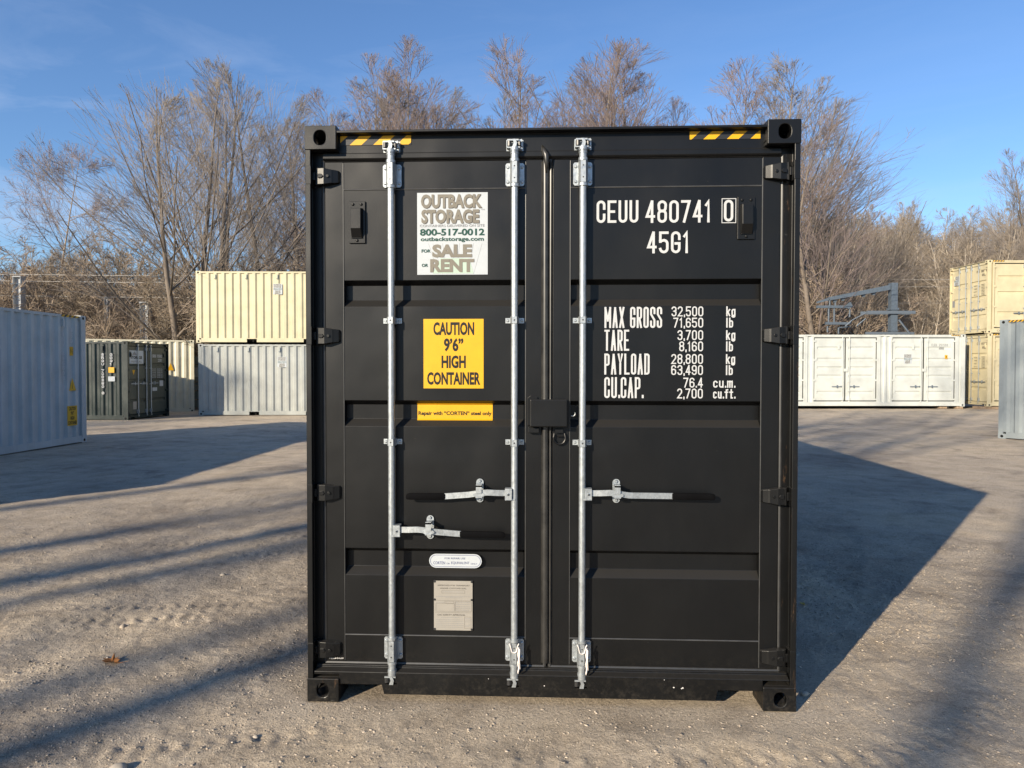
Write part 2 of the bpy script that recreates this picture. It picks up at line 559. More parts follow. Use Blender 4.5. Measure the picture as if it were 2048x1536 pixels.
# ------------------------------------------------------------------ stickers
def sale_sign(parent, x, z, y, w=0.357, loc=None, rz=0.0, small=False, backing=WHITE_VINYL):
    """the white FOR SALE OR RENT sign: its top-left corner at x, z"""
    h = w * 412 / 357
    mb = MB()
    mb.box(x, x + w, y - 0.0015, y, z - h, z, 0)
    X = lambda t: x + w * t
    Z = lambda t: z - h * t
    e = 0.0020
    lay = lambda k: y - e - 0.0003 * k
    if not small:
        for t0, t1 in ((0.16, 0.30), (0.22, 0.36), (0.36, 0.42), (0.52, 0.50), (0.60, 0.56), (0.80, 0.72), (0.92, 0.80)):
            mb.add([(X(t0), lay(0), Z(0.62)), (X(t0) + 0.001, lay(0), Z(0.62)), (X(t1) + 0.001, lay(0), Z(0.99)), (X(t1), lay(0), Z(0.99))], [(0, 3, 2, 1)], 5)
        mb.add([(X(0.22), lay(1), Z(0.985)), (X(0.33), lay(1), Z(0.80)), (X(0.74), lay(1), Z(0.80)), (X(0.80), lay(1), Z(0.985))], [(0, 1, 2, 3)], 4)
    for s, a, b, t, u in (("OUTBACK", 0.055, 0.92, 0.02, 0.19), ("STORAGE", 0.06, 0.88, 0.205, 0.375)):
        if not small:
            put_text(mb, s, X(a) + 0.0028, X(b) + 0.0028, Z(u) - 0.0026, Z(t) - 0.0026, lay(2), 2, 0.045)
        put_text(mb, s, X(a), X(b), Z(u), Z(t), lay(4), 1, 0.045)
    put_text(mb, "800-517-0012", X(0.04), X(0.955), Z(0.525), Z(0.44), lay(4), 3, 0.03)
    put_text(mb, "outbackstorage.com", X(0.05), X(0.945), Z(0.605), Z(0.54), lay(4), 3, 0.025)
    if not small:
        put_text(mb, "TM", X(0.905), X(0.955), Z(0.218), Z(0.203), lay(4), 5, 0.0)
        put_text(mb, "CONTAINERS DELIVERED ON SITE", X(0.04), X(0.955), Z(0.418), Z(0.388), lay(4), 5, 0.0)
        put_text(mb, "FOR", X(0.062), X(0.19), Z(0.73), Z(0.69), lay(4), 3, 0.03)
        put_text(mb, "OR", X(0.065), X(0.155), Z(0.905), Z(0.865), lay(4), 3, 0.03)
    put_text(mb, "SALE", X(0.215), X(0.78), Z(0.79), Z(0.63), lay(5), 1, 0.05)
    put_text(mb, "RENT", X(0.185), X(0.81), Z(0.97), Z(0.81), lay(5), 1, 0.05)
    return mb.build("sale_sign", [backing, TAUPE, TAUPE_DARK, GREEN_PRINT, PALE_GREEN, GREY_PRINT], parent, loc, rz)


def caution_sticker(parent, x0, x1, z0, z1, y, loc=None, rz=0.0):
    mb = MB()
    mb.box(x0, x1, y - 0.0012, y, z0, z1, 0)
    w, h = x1 - x0, z1 - z0
    yy = y - 0.0018
    for s, a, b, t, u in (("CAUTION", 0.165, 0.845, 0.045, 0.235), ("9\u20196\u201d", 0.34, 0.665, 0.275, 0.47), ("HIGH", 0.30, 0.705, 0.525, 0.71), ("CONTAINER", 0.06, 0.945, 0.765, 0.95)):
        put_text(mb, s, x0 + w * a, x0 + w * b, z1 - h * u, z1 - h * t, yy, 1, 0.038)
    return mb.build("caution_sticker", [YELLOW, LETTER_BLACK], parent, loc, rz)


def hazard_tape(parent, x0, x1, z0, z1, y, n, lean=1, loc=None, rz=0.0, start=0.0):
    mb = MB()
    mb.box(x0, x1, y - 0.001, y, z0, z1, 0)
    h = z1 - z0
    pitch = (x1 - x0) / n
    for k in range(-1, int(n) + 2):
        a = x0 + (k + start) * pitch
        pts = [(a, z0), (a + pitch * 0.5, z0), (a + pitch * 0.5 + h * lean, z1), (a + h * lean, z1)]
        # clip against the tape's ends
        def clip(ps, lim, keep):
            out = []
            for i in range(len(ps)):
                p, q = ps[i - 1], ps[i]
                ip, iq = keep(p[0]), keep(q[0])
                if ip != iq:
                    t = (lim - p[0]) / (q[0] - p[0])
                    out.append((lim, p[1] + t * (q[1] - p[1])))
                if iq:
                    out.append(q)
            return out
        pts = clip(pts, x0, lambda v: v >= x0)
        if len(pts) > 2:
            pts = clip(pts, x1, lambda v: v <= x1)
        if len(pts) > 2:
            mb.add([(p[0], y - 0.0016, p[1]) for p in pts], [tuple(range(len(pts)))], 1)
    return mb.build("hazard_tape", [TAPE_BLACK, YELLOW], parent, loc, rz)


# ------------------------------------------------------------------ container doors
CW = 2.438                                           # outside width of every container


def corner_casting(parent, x, y, z, sx, sy, sz, m, holes=True, bev=0.010):
    """a 178 x 162 x 118 mm corner block whose outer corner is at x, y, z; it reaches inwards by the signs sx, sy, sz"""
    dx, dy, dz = 0.162, 0.178, 0.118
    x0, x1 = sorted((x, x + sx * dx))
    y0, y1 = sorted((y, y + sy * dy))
    z0, z1 = sorted((z, z + sz * dz))
    mb = MB()
    # the end face with its oval hole, the side face with its own, and the rest of the block behind them
    cx, cz = (x0 + x1) / 2 - sx * 0.002, (z0 + z1) / 2
    hw, hh = (0.030, 0.036)

    def holed(axis):
        n = 20
        if axis == 'y':
            a0, a1, cc, rr = x0, x1, cx, hw
            y_out, y_in = (y, y + sy * 0.028)
        else:
            a0, a1 = sorted((y + sy * 0.0285, y + sy * dy))
            cc, rr = (a0 + a1) / 2, 0.038
            y_out, y_in = (x, x + sx * 0.028)
        ring, outer = [], []
        for k in range(n):
            t = 2 * math.pi * (k + 0.5) / n
            c, s_ = math.cos(t), math.sin(t)
            ring.append((cc + rr * math.copysign(abs(c) ** 0.85, c), cz + hh * math.copysign(abs(s_) ** 0.85, s_)))
            mx_ = max(abs(c), abs(s_))
            outer.append((min(a1, max(a0, (a0 + a1) / 2 + (a1 - a0) / 2 * c / mx_)), cz + (z1 - z0) / 2 * s_ / mx_))
        P = (lambda p, d: (p[0], d, p[1])) if axis == 'y' else (lambda p, d: (d, p[0], p[1]))
        v = [P(p, y_out) for p in outer] + [P(p, y_out) for p in ring] + [P(p, y_in) for p in ring] + [P(p, y_in) for p in outer]
        f = []
        for k in range(n):
            j = (k + 1) % n
            f += [(k, j, n + j, n + k), (n + k, n + j, 2 * n + j, 2 * n + k), (3 * n + k, 3 * n + j, j, k), (2 * n + k, 2 * n + j, 3 * n + j, 3 * n + k)]
        mb.add(v, f, 0)
    if holes:
        ix = x + sx * 0.028
        iy = y + sy * 0.028
        holed('y')
        holed('x')
        # shell of the hollow block
        mb.box(*sorted((x + sx * 0.029, x1 if sx > 0 else x0)), *sorted((iy, y1 if sy > 0 else y0)), *sorted((z, z + sz * 0.022)), 0)
        mb.box(*sorted((x + sx * 0.029, x1 if sx > 0 else x0)), *sorted((iy, y1 if sy > 0 else y0)), z0 if sz > 0 else z0 - 0, z0 + 0.02 if sz < 0 else z0 + 0.021, 0) if sz < 0 else mb.box(*sorted((x + sx * 0.029, x1 if sx > 0 else x0)), *sorted((iy, y1 if sy > 0 else y0)), z1 - 0.02, z1, 0)
        xi = x + sx * dx
        mb.box(*sorted((xi, xi - sx * 0.014)), *sorted((iy, y + sy * dy)), z0 + 0.021, z1 - 0.021, 0)
        yi = y + sy * dy
        mb.box(*sorted((ix, xi - sx * 0.015)), *sorted((yi, yi - sy * 0.014)), z0 + 0.021, z1 - 0.021, 0)
        return mb.build("corner_casting", m, parent, bevel=0.004)
    mb.box(x0, x1, y0, y1, z0, z1, 0)
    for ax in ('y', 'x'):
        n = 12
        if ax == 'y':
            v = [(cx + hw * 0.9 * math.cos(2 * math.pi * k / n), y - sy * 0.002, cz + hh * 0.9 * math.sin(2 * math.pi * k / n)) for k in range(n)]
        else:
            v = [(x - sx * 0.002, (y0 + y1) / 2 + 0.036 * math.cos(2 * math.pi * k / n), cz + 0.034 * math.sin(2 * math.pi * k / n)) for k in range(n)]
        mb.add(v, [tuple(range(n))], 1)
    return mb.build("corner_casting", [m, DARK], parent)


def door_leaf(parent, x0, x1, z0, z1, recs, m, loc=None, rz=0.0, frames=(0.093, 0.085), seams=(), bevel=0.003, y=0.065, deep=0.042, seal=True):
    """one door leaf: pressed panel with sunk bands between two flush edge members"""
    a, b = x0 + frames[0], x1 - frames[1]
    mb = MB()
    prof = [(y, z1)]
    for t, u in recs:                                # from the top down
        prof += [(y, t), (y + deep, t - 0.022), (y + deep, u + 0.036), (y, u)]
    prof += [(y, z0), (y + 0.062, z0), (y + 0.062, z1)]
    mb.prism(prof, 'x', a, b, 0)
    mb.box(x0, a - 0.0005, y - 0.003, y + 0.0625, z0, z1, 0)
    mb.box(b + 0.0005, x1, y - 0.003, y + 0.0625, z0, z1, 0)
    for s in seams:
        mb.tube([(a, y, s), (b, y, s)], 0.0042, 6, 1)
    for xx in (a, b):
        z = z0
        mb.tube([(xx, y - 0.001, z0 + 0.004), (xx, y - 0.001, z1 - 0.004)], 0.0030, 6, 1)
    mats = [m, WELD if m is BLACK else m]
    if seal:
        mats.append(GASKET)
        e = 0.012
        for (p, q) in (((x0 - e, z0 - e), (x1 + e, z0 - e)), ((x0 - e, z1 + e), (x1 + e, z1 + e)), ((x0 - e, z0 - e), (x0 - e, z1 + e)), ((x1 + e, z0 - e), (x1 + e, z1 + e))):
            mb.tube([(p[0], y + 0.012, p[1]), (q[0], y + 0.012, q[1])], 0.0115, 8, 2)
    return mb.build("door", mats, parent, loc, rz, bevel=bevel)


def locking_bar(parent, x, z0, z1, y=0.022, brackets=(), mids=(), m=GALV, detail=True, yb=0.062, name="locking_bar"):
    """vertical bar with its bearing brackets and the cam claws at both ends"""
    mb = MB()
    n = 16 if detail else 8
    mb.cyl(x, y, z0 + 0.02, z1 - 0.02, 0.0168, n)
    if detail:
        for (a, b) in brackets:
            # plate, sleeve, collars, bolts
            mb.prism([(x - 0.047, a + 0.008), (x - 0.040, a), (x + 0.040, a), (x + 0.047, a + 0.008), (x + 0.047, b - 0.008), (x + 0.040, b), (x - 0.040, b), (x - 0.047, b - 0.008)], 'y', yb - 0.006, yb - 0.0005)
            mb.prism([(x - 0.0245, yb - 0.006), (x - 0.0225, y - 0.006), (x - 0.012, y - 0.0215), (x + 0.012, y - 0.0215), (x + 0.0225, y - 0.006), (x + 0.0245, yb - 0.006)], 'z', a + 0.004, b - 0.004)
            mb.cyl(x, y, b - 0.002, b + 0.012, 0.0235, n)
            mb.cyl(x, y, a - 0.012, a + 0.002, 0.0235, n)
            up_ = b > 1.4
            if up_:
                mb.cyl(x, y, b + 0.014, b + 0.046, 0.019, n)
                mb.cyl(x, y, b + 0.04, b + 0.052, 0.022, n)
            else:
                mb.cyl(x, y, a - 0.05, a - 0.014, 0.019, n)
                mb.cyl(x, y, a - 0.056, a - 0.044, 0.0225, n)
            for sx in (-1, 1):
                for zz in (a + 0.02, b - 0.02):
                    mb.bolt(x + sx * 0.036, zz, yb - 0.006, 0.0085, 0.007)
            for zz in (a + 0.028, b - 0.028):
                mb.bolt(x, zz, y - 0.0215, 0.004, 0.001, 1)
        for zc in mids:
            mb.prism([(x - 0.047, zc - 0.013), (x + 0.047, zc - 0.013), (x + 0.047, zc + 0.013), (x - 0.047, zc + 0.013)], 'y', yb - 0.005, yb - 0.0005)
            mb.prism([(x - 0.021, yb - 0.005), (x - 0.021, y - 0.004), (x - 0.012, y - 0.0205), (x + 0.012, y - 0.0205), (x + 0.021, y - 0.004), (x + 0.021, yb - 0.005)], 'z', zc - 0.017, zc + 0.017)
            for sx in (-1, 1):
                mb.bolt(x + sx * 0.036, zc, yb - 0.005, 0.0075, 0.006)
            mb.bolt(x, zc, y - 0.0205, 0.0045, 0.001, 1)
        for zc, s in ((z1, 1), (z0, -1)):
            # cam: stubby crosshead with two jaws gripping the keeper
            mb.cyl(x, y, min(zc - s * 0.05, zc - s * 0.02), max(zc - s * 0.05, zc - s * 0.02), 0.022, n)
            mb.box(x - 0.034, x + 0.026, y - 0.010, y + 0.012, zc - 0.0225, zc - 0.0165)
            mb.box(x - 0.036, x + 0.020, y - 0.016, y + 0.014, zc + 0.0115, zc + 0.0185)
            mb.prism([(x - 0.012, zc - 0.022), (x + 0.008, zc - 0.022), (x + 0.012, zc), (x + 0.004, zc + 0.018), (x - 0.010, zc + 0.018), (x - 0.004, zc)], 'y', y - 0.020, y + 0.004)
            mb.box(x + 0.014, x + 0.038, y + 0.004, y + 0.016, zc - 0.026, zc - 0.018)
            mb.prism([(x + 0.020, zc + 0.004), (x + 0.040, zc + 0.012), (x + 0.036, zc + 0.022), (x + 0.020, zc + 0.018)], 'y', y - 0.004, y + 0.016)
            # keeper welded to the rail behind
            mb.box(x - 0.040, x - 0.026, y - 0.004, yb - 0.014, zc - 0.020, zc + 0.018)
            mb.box(x + 0.022, x + 0.038, y + 0.004, yb - 0.014, zc - 0.012, zc + 0.020)
            mb.box(x - 0.042, x + 0.042, yb - 0.0145, yb - 0.004, zc - 0.028, zc + 0.026)
            mb.cyl(x - 0.026, y - 0.008, zc - 0.014, zc + 0.010, 0.011, 10, 1)
            mb.cyl(x + 0.024, y + 0.000, zc - 0.010, zc + 0.010, 0.009, 10, 1)
    else:
        for (a, b) in brackets:
            mb.box(x - 0.045, x + 0.045, y + 0.012, yb, a, b)
            mb.box(x - 0.022, x + 0.022, y - 0.02, y + 0.02, a, b)
        for zc in mids:
            mb.box(x - 0.045, x + 0.045, y + 0.0, yb, zc - 0.015, zc + 0.015)
        for zc in (z0, z1):
            mb.box(x - 0.035, x + 0.035, y - 0.015, y + 0.03, zc - 0.02, zc + 0.02)
    return mb.build(name, [m, GASKET], parent, auto=True)


def door_handle(parent, xb, z, sgn, lengths, m=GALV, detail=True, drop=0.0, yb=0.062):
    """handle: hub at the bar XB, bent flat strip to the grip, and the catch that holds it; SGN -1 points to the left"""
    strip, grip, catch = lengths
    P = lambda t: xb + sgn * t
    mb = MB()
    if detail:
        mb.box(*sorted((P(0.012), P(0.046))), -0.006, 0.040, z - 0.030, z + 0.026, 0)
        mb.box(*sorted((P(-0.004), P(0.046))), 0.002, 0.030, z - 0.034, z - 0.026, 0)
        mb.bolt(P(0.030), z - 0.003, -0.006, 0.007, 0.006, 0)
        mb.bolt(P(0.030), z - 0.003, -0.012, 0.0035, 0.001, 2)
        # the strip: a flat bar with a gentle bend towards the viewer at the catch
        xs = [0.044, 0.09, 0.135, 0.18, 0.23, strip]
        ys = [0.010, 0.006, 0.000, 0.004, 0.012, 0.016]
        zs = [0.002, 0.003, 0.006, 0.001, -0.008, -0.010 - drop]
        v, f = [], []
        for a, b, c in zip(xs, ys, zs):
            for dy, dz in ((-0.0045, -0.0145), (0.0045, -0.0145), (0.0045, 0.0145), (-0.0045, 0.0145)):
                v.append((P(a), b + dy, z + c + dz))
        for i in range(len(xs) - 1):
            for k in range(4):
                f.append((i * 4 + k, i * 4 + (k + 1) % 4, i * 4 + 4 + (k + 1) % 4, i * 4 + 4 + k))
        f += [(0, 1, 2, 3), tuple(range(len(v) - 4, len(v)))]
        mb.add(v, f, 0)
    else:
        mb.box(*sorted((P(0.0), P(0.05))), 0.0, 0.04, z - 0.03, z + 0.03, 0)
        mb.box(*sorted((P(0.04), P(grip))), 0.006, 0.016, z - 0.02, z + 0.012, 0)
        mb.box(*sorted((P(catch - 0.02), P(catch + 0.02))), -0.004, yb, z - 0.055, z + 0.055, 0)
        mb.prism([(P(0.05), z - 0.012), (P(0.05), z + 0.012), (P(0.11), z)], 'y', -0.002, 0.02)
    o = mb.build("door_handle", [m, RUBBER, DARK], parent, auto=True)
    if detail:
        g = MB()
        zz = z - 0.010 - drop
        sec = []
        for k in range(12):
            t = 2 * math.pi * k / 12
            sec.append((0.016 + 0.0085 * math.copysign(abs(math.cos(t)) ** 0.6, math.cos(t)), 0.0165 * math.copysign(abs(math.sin(t)) ** 0.6, math.sin(t))))
        v, f = [], []
        st = [(strip - 0.006, 0.8), (strip, 1), (strip + 0.08, 1.0), (grip - 0.02, 1.0), (grip - 0.006, 0.9), (grip, 0.6)]
        for i, (t, k) in enumerate(st):
            for a, b in sec:
                v.append((P(t), 0.016 + (a - 0.016) * k, zz + b * k - 0.004 * i / 5))
        n = 12
        for i in range(len(st) - 1):
            for k in range(n):
                f.append((i * n + k, i * n + (k + 1) % n, (i + 1) * n + (k + 1) % n, (i + 1) * n + k))
        f += [tuple(range(n)), tuple(range(len(v) - n, len(v)))]
        g.add(v, f, 0)
        g.build("handle_grip", RUBBER, parent, auto=True)
        c = MB()
        cx, cz = P(catch), z + 0.006
        out = arc(cx, cz + 0.042, 0.0185, 0.018, 0, 180, 8) + arc(cx, cz - 0.042, 0.0185, 0.018, 180, 360, 8)
        c.prism(out, 'y', yb - 0.006, yb - 0.0005)
        c.box(cx - 0.014, cx + 0.014, -0.010, -0.004, cz - 0.004, cz + 0.040)
        c.box(cx - 0.014, cx + 0.014, -0.010, yb - 0.006, cz + 0.028, cz + 0.036)
        c.box(cx - 0.016, cx + 0.016, -0.012, yb - 0.006, cz - 0.026, cz - 0.019)
        c.prism(arc(cx, cz - 0.012, 0.030, 0.012, 0, 360, 14)[:-1], 'y', -0.006, -0.001)
        c.bolt(cx, cz + 0.048, yb - 0.006, 0.0085, 0.008)
        c.bolt(cx, cz - 0.046, yb - 0.006, 0.0085, 0.008)
        c.build("handle_catch", m, parent, auto=True)
    return o


def hinge(parent, x, z, sgn, m, detail=True):
    """x: outer edge of the post side; SGN +1 when the leaf lies to the right of the hinge"""
    P = lambda t: x + sgn * t
    mb = MB()
    if not detail:
        mb.box(*sorted((P(0.0), P(0.16))), 0.03, 0.064, z - 0.035, z + 0.035)
        return mb.build("hinge", m, parent)
    # blade: tapers away from the pin, stands proud of the leaf
    v = []
    for t, y0, hh in ((0.056, 0.030, 0.040), (0.088, 0.026, 0.040), (0.126, 0.034, 0.033), (0.134, 0.038, 0.033), (0.156, 0.046, 0.030), (0.164, 0.058, 0.022)):
        v += [(P(t), y0, z - hh), (P(t), y0, z + hh), (P(t), 0.0615, z + hh + 0.003), (P(t), 0.0615, z - hh - 0.003)]
    f = []
    for i in range(5):
        for k in range(4):
            f.append((i * 4 + k, i * 4 + (k + 1) % 4, i * 4 + 4 + (k + 1) % 4, i * 4 + 4 + k))
    f += [(0, 1, 2, 3), (20, 21, 22, 23)]
    mb.add(v, f)
    mb.prism([(P(0.060), z - 0.010), (P(0.078), z - 0.010), (P(0.086), z), (P(0.078), z + 0.010), (P(0.060), z + 0.010)], 'y', 0.021, 0.031)
    mb.tube([(P(0.108), 0.0262, z), (P(0.108), 0.0235, z)], 0.008, 10)
    mb.cyl(P(0.050), 0.046, z - 0.043, z + 0.043, 0.0135, 12)
    # lug that wraps the post's outer flange
    mb.box(*sorted((P(0.0055), P(0.0315))), 0.0022, 0.0285, z - 0.046, z + 0.046)
    mb.box(*sorted((P(0.0175), P(0.0315))), 0.029, 0.071, z - 0.046, z + 0.046)
    mb.box(*sorted((P(0.032), P(0.044))), 0.030, 0.075, z - 0.020, z + 0.020)
    return mb.build("hinge", m, parent, bevel=0.0025)


def vent(parent, x0, x1, z0, z1, m, y=0.062, detail=True, lip=1):
    mb = MB()
    w = x1 - x0
    mb.box(x0, x1, y - 0.006, y - 0.0005, z0, z1)
    a, b = x0 + w * 0.16, x1 - w * 0.13
    top, bot = z1 - 0.037, z0 + 0.026
    v = []
    for z, d in ((top, 0.010), (top - 0.004, 0.034), (bot + 0.045, 0.036), (bot, 0.012)):
        v += [(a, y - 0.006, z), (a + 0.003, y - d, z), (b - 0.006, y - d, z), (b, y - 0.006, z)]
    f = [(0, 1, 2, 3), (12, 15, 14, 13)]
    for i in range(3):
        for k in range(4):
            f.append((i * 4 + k, i * 4 + (k + 1) % 4, i * 4 + 4 + (k + 1) % 4, i * 4 + 4 + k))
    mb.add(v, f)
    if detail:
        mb.bolt(x0 + w * 0.25, z1 - 0.016, y - 0.006, 0.008, 0.006)
        mb.bolt(x1 - w * 0.25, z1 - 0.016, y - 0.006, 0.008, 0.006)
        mb.bolt((x0 + x1) / 2, z0 + 0.014, y - 0.006, 0.008, 0.006)
    return mb.build("vent", m, parent, bevel=0.002 if detail else 0)


def corrugated(parent, length, z0, z1, m, loc, rz, x0=0.10, x1=None, pitch=0.276, depth=0.042, y=0.008, name="side_wall", phase=0.0):
    """pressed wall in its own face frame: x along the wall, y inwards"""
    x1 = length - 0.10 if x1 is None else x1
    n = max(1, round((x1 - x0) / pitch))
    p = (x1 - x0) / n
    pts = []
    for k in range(n):
        a = x0 + k * p
        pts += [(a, y), (a + p * 0.31, y), (a + p * 0.5, y + depth), (a + p * 0.81, y + depth)]
    pts.append((x1, y))
    poly = pts + [(x1, y + depth + 0.03), (x0, y + depth + 0.03)]
    v = [(q[0], q[1], z0) for q in poly] + [(q[0], q[1], z1) for q in poly]
    N = len(poly)
    f = [(i, (i + 1) % N, (i + 1) % N + N, i + N) for i in range(N)]
    mb = MB()
    mb.add(v, f)
    return mb.build(name, m, parent, loc, rz)


DOOR_BANDS = ((2.134, 2.001), (1.525, 1.393), (0.769, 0.631))


def container(name, L, H, loc, rz, m, detail=False, doors=True, pockets=False, side_doors=None, front=True, rail_shift=0.0,
              letters=None, vents=True, bands=DOOR_BANDS, bars=(0.43, 1.049, 1.387), handles=None, tapes=(), lining=None):
    """an ISO box: local x across, y along (door end at y=0), z up"""
    root = empty(name, loc, rz)
    k = (H - 0.12) / 2.776
    # castings
    for sx, x in ((1, 0), (-1, CW)):
        for sy, y in ((1, 0), (-1, L)):
            for sz, z in ((1, 0), (-1, H)):
                near = detail and y == 0
                corner_casting(root, x, y, z, sx, sy, sz, (BLACKW if near and (z == 0 or x == 0) else m), holes=near)
    # door-end posts: outer flange, web and inner jamb; plain posts at the other end
    for x, s in ((0, 1), (CW, -1)):
        mb = MB()
        P = lambda t: x + s * t
        if doors:
            poly = [(P(0.002), 0.004), (P(0.030), 0.004), (P(0.030), 0.018), (P(0.016), 0.030), (P(0.016), 0.072), (P(0.075), 0.072), (P(0.075), 0.160), (P(0.002), 0.160)]
            if s < 0:
                poly.reverse()
            mb.prism(poly, 'z', 0.116, H - 0.116)
        else:
            mb.box(*sorted((P(0.002), P(0.09))), 0.004, 0.12, 0.116, H - 0.116)
        mb.build("corner_post", BLACKW if detail and s < 0 else m, root, bevel=0.003 if detail else 0)
        mb = MB()
        mb.box(*sorted((P(0.003), P(0.10))), L - 0.11, L - 0.003, 0.116, H - 0.116)
        mb.build("corner_post", m, root)
    # end rails at the door
    mb = MB()
    mb.prism([(0.004, H - 0.036), (0.004, H - 0.024), (0.05, H - 0.020), (0.16, H - 0.020), (0.16, H - 0.125), (0.052, H - 0.125), (0.052, H - 0.036)], 'x', 0.160, CW - 0.160)
    if detail:
        mb.prism([(0.058, H - 0.158), (0.050, H - 0.150), (0.050, H - 0.126), (0.056, H - 0.120), (0.09, H - 0.120), (0.09, H - 0.158)], 'x', 0.078, CW - 0.078)
    else:
        mb.box(0.078, CW - 0.078, 0.052, 0.09, H - 0.15, H - 0.1255)
    mb.build("door_header", m, root, bevel=0.002 if detail else 0)
    mb = MB()
    mb.prism([(0.16, 0.088), (0.378, 0.088), (0.390, 0.040), (2.045, 0.040), (2.060, 0.094), (CW - 0.16, 0.094), (CW - 0.16, 0.146), (CW - 0.03, 0.146), (CW - 0.03, 0.152), (0.03, 0.152), (0.03, 0.135), (0.16, 0.135)], 'y', 0.012, 0.14)
    mb.prism([(0.0125, 0.152), (0.05, 0.160), (0.05, 0.172), (0.14, 0.172), (0.14, 0.152)], 'x', 0.03, CW - 0.03)
    mb.build("door_sill", m, root, bevel=0.003 if detail else 0)
    # long rails
    for fl, fr in (((0, L), -90), ((CW, 0), 90)):
        mb = MB()
        mb.box(0.178, L - 0.178, 0.004, 0.06, H - 0.075, H - 0.018)
        mb.build("top_rail", m, root, (fl[0], fl[1], 0), R(fr))
        mb = MB()
        if pockets:
            c = L / 2
            xs = [0.178, c - 1.025 - 0.18, c - 1.025 + 0.18, c + 1.025 - 0.18, c + 1.025 + 0.18, L - 0.178]
            for i in (0, 2, 4):
                mb.box(xs[i], xs[i + 1], 0.006, 0.06, 0.022, 0.165)
            for i in (1, 3):
                mb.box(xs[i], xs[i + 1], 0.008, 0.06, 0.140, 0.1645)
                mb.box(xs[i], xs[i + 1], 0.24, 0.30, 0.03, 0.1395, 1)
        else:
            mb.box(0.178, L - 0.178, 0.006, 0.06, 0.022, 0.165)
        mb.build("bottom_rail", [m, DARK], root, (fl[0], fl[1], 0), R(fr))
    mb = MB()
    mb.box(0.065, CW - 0.065, 0.145, L - 0.12, 0.10, 0.16)
    for j in range(int(L / 0.6)):
        mb.box(0.066, CW - 0.066, 0.4 + j * 0.6, 0.45 + j * 0.6, 0.03, 0.0995)
    mb.build("underframe", DARK if not detail else BLACK, root)
    # roof with cross ribs
    n = int(L / 0.21)
    pts = []
    for j in range(n):
        a = 0.17 + (L - 0.34) * j / n
        p = (L - 0.34) / n
        pts += [(a, H - 0.012), (a + p * 0.35, H - 0.012), (a + p * 0.5, H - 0.026), (a + p * 0.85, H - 0.026)]
    pts.append((L - 0.17, H - 0.012))
    poly = pts + [(L - 0.17, H - 0.05), (0.17, H - 0.05)]
    N = len(poly)
    v = [(0.062, q[0], q[1]) for q in poly] + [(CW - 0.062, q[0], q[1]) for q in poly]
    mb = MB()
    mb.add(v, [(i, (i + 1) % N, (i + 1) % N + N, i + N) for i in range(N)] + [tuple(range(N)), tuple(range(N, 2 * N))])
    mb.build("roof", m, root)
    # front wall (blind end)
    corrugated(root, CW, 0.165, H - 0.10, m, (CW, L, 0), R(180), name="front_wall", pitch=0.25, depth=0.045)
    mb = MB()
    mb.box(0.162, CW - 0.162, 0.004, 0.06, H - 0.12, H - 0.02)
    mb.build("end_rail", m, root, (CW, L, 0), R(180))
    mb = MB()
    mb.box(0.162, CW - 0.162, 0.004, 0.06, 0.022, 0.165)
    mb.build("end_rail", m, root, (CW, L, 0), R(180))
    # side walls
    for side, fl, fr in (('left', (0, L, 0), -90), ('right', (CW, 0, 0), 90)):
        sd = (side_doors or {}).get(side)
        if not sd:
            corrugated(root, L, 0.165, H - 0.075, m, fl, R(fr))
            continue
        pos = [0.10]
        for (a, b, opts) in sd:
            pos += [a, b]
        pos.append(L - 0.10)
        for i in range(0, len(pos), 2):
            if pos[i + 1] - pos[i] > 0.15:
                corrugated(root, L, 0.165, H - 0.075, m, fl, R(fr), x0=pos[i], x1=pos[i + 1], pitch=0.20, y=0.02)
        for (a, b, opts) in sd:
            door_set(root, a, b, H, m, fl, R(fr), opts)
    if doors:
        z0, z1 = 0.185, H - 0.165
        bk = [(t * k, u * k) for t, u in bands] if abs(k - 1) > 1e-3 else bands
        lf = door_leaf(root, 0.085, 1.188, z0, z1, bk, m, seams=(2.592 * k, 0.323 * k) if detail else (), bevel=0.003 if detail else 0, seal=detail)
        rf = door_leaf(root, 1.240, CW - 0.078, z0, z1, bk, m, seams=(2.592 * k, 0.323 * k) if detail else (), bevel=0.003 if detail else 0, frames=(0.086, 0.087), seal=detail)
        for leaf, xs in ((lf, [b for b in bars if b < 1.2]), (rf, [b for b in bars if b >= 1.2])):
            for x in xs:
                locking_bar(leaf, x, 0.115, H - 0.096, brackets=((0.205, 0.318), (2.600 * k, 2.714 * k)), mids=(1.928 * k, 1.317 * k), detail=detail)
        for (x, z, s, ln, dr) in (handles or ()):
            door_handle(lf if x < 1.2 else rf, x, z, s, ln, drop=dr, detail=detail)
        for z in (2.654, 1.852, 1.056, 0.252):
            hinge(lf, 0.0, z * k, 1, m, detail)
            hinge(rf, CW, z * k, -1, m, detail)
        if vents:
            vent(lf, 0.208, 0.292, 2.321 * k, 2.533 * k, m, detail=detail)
            vent(rf, 2.150, 2.236, 2.327 * k, 2.536 * k, m, detail=detail)
        return root, lf, rf
    return root, None, None


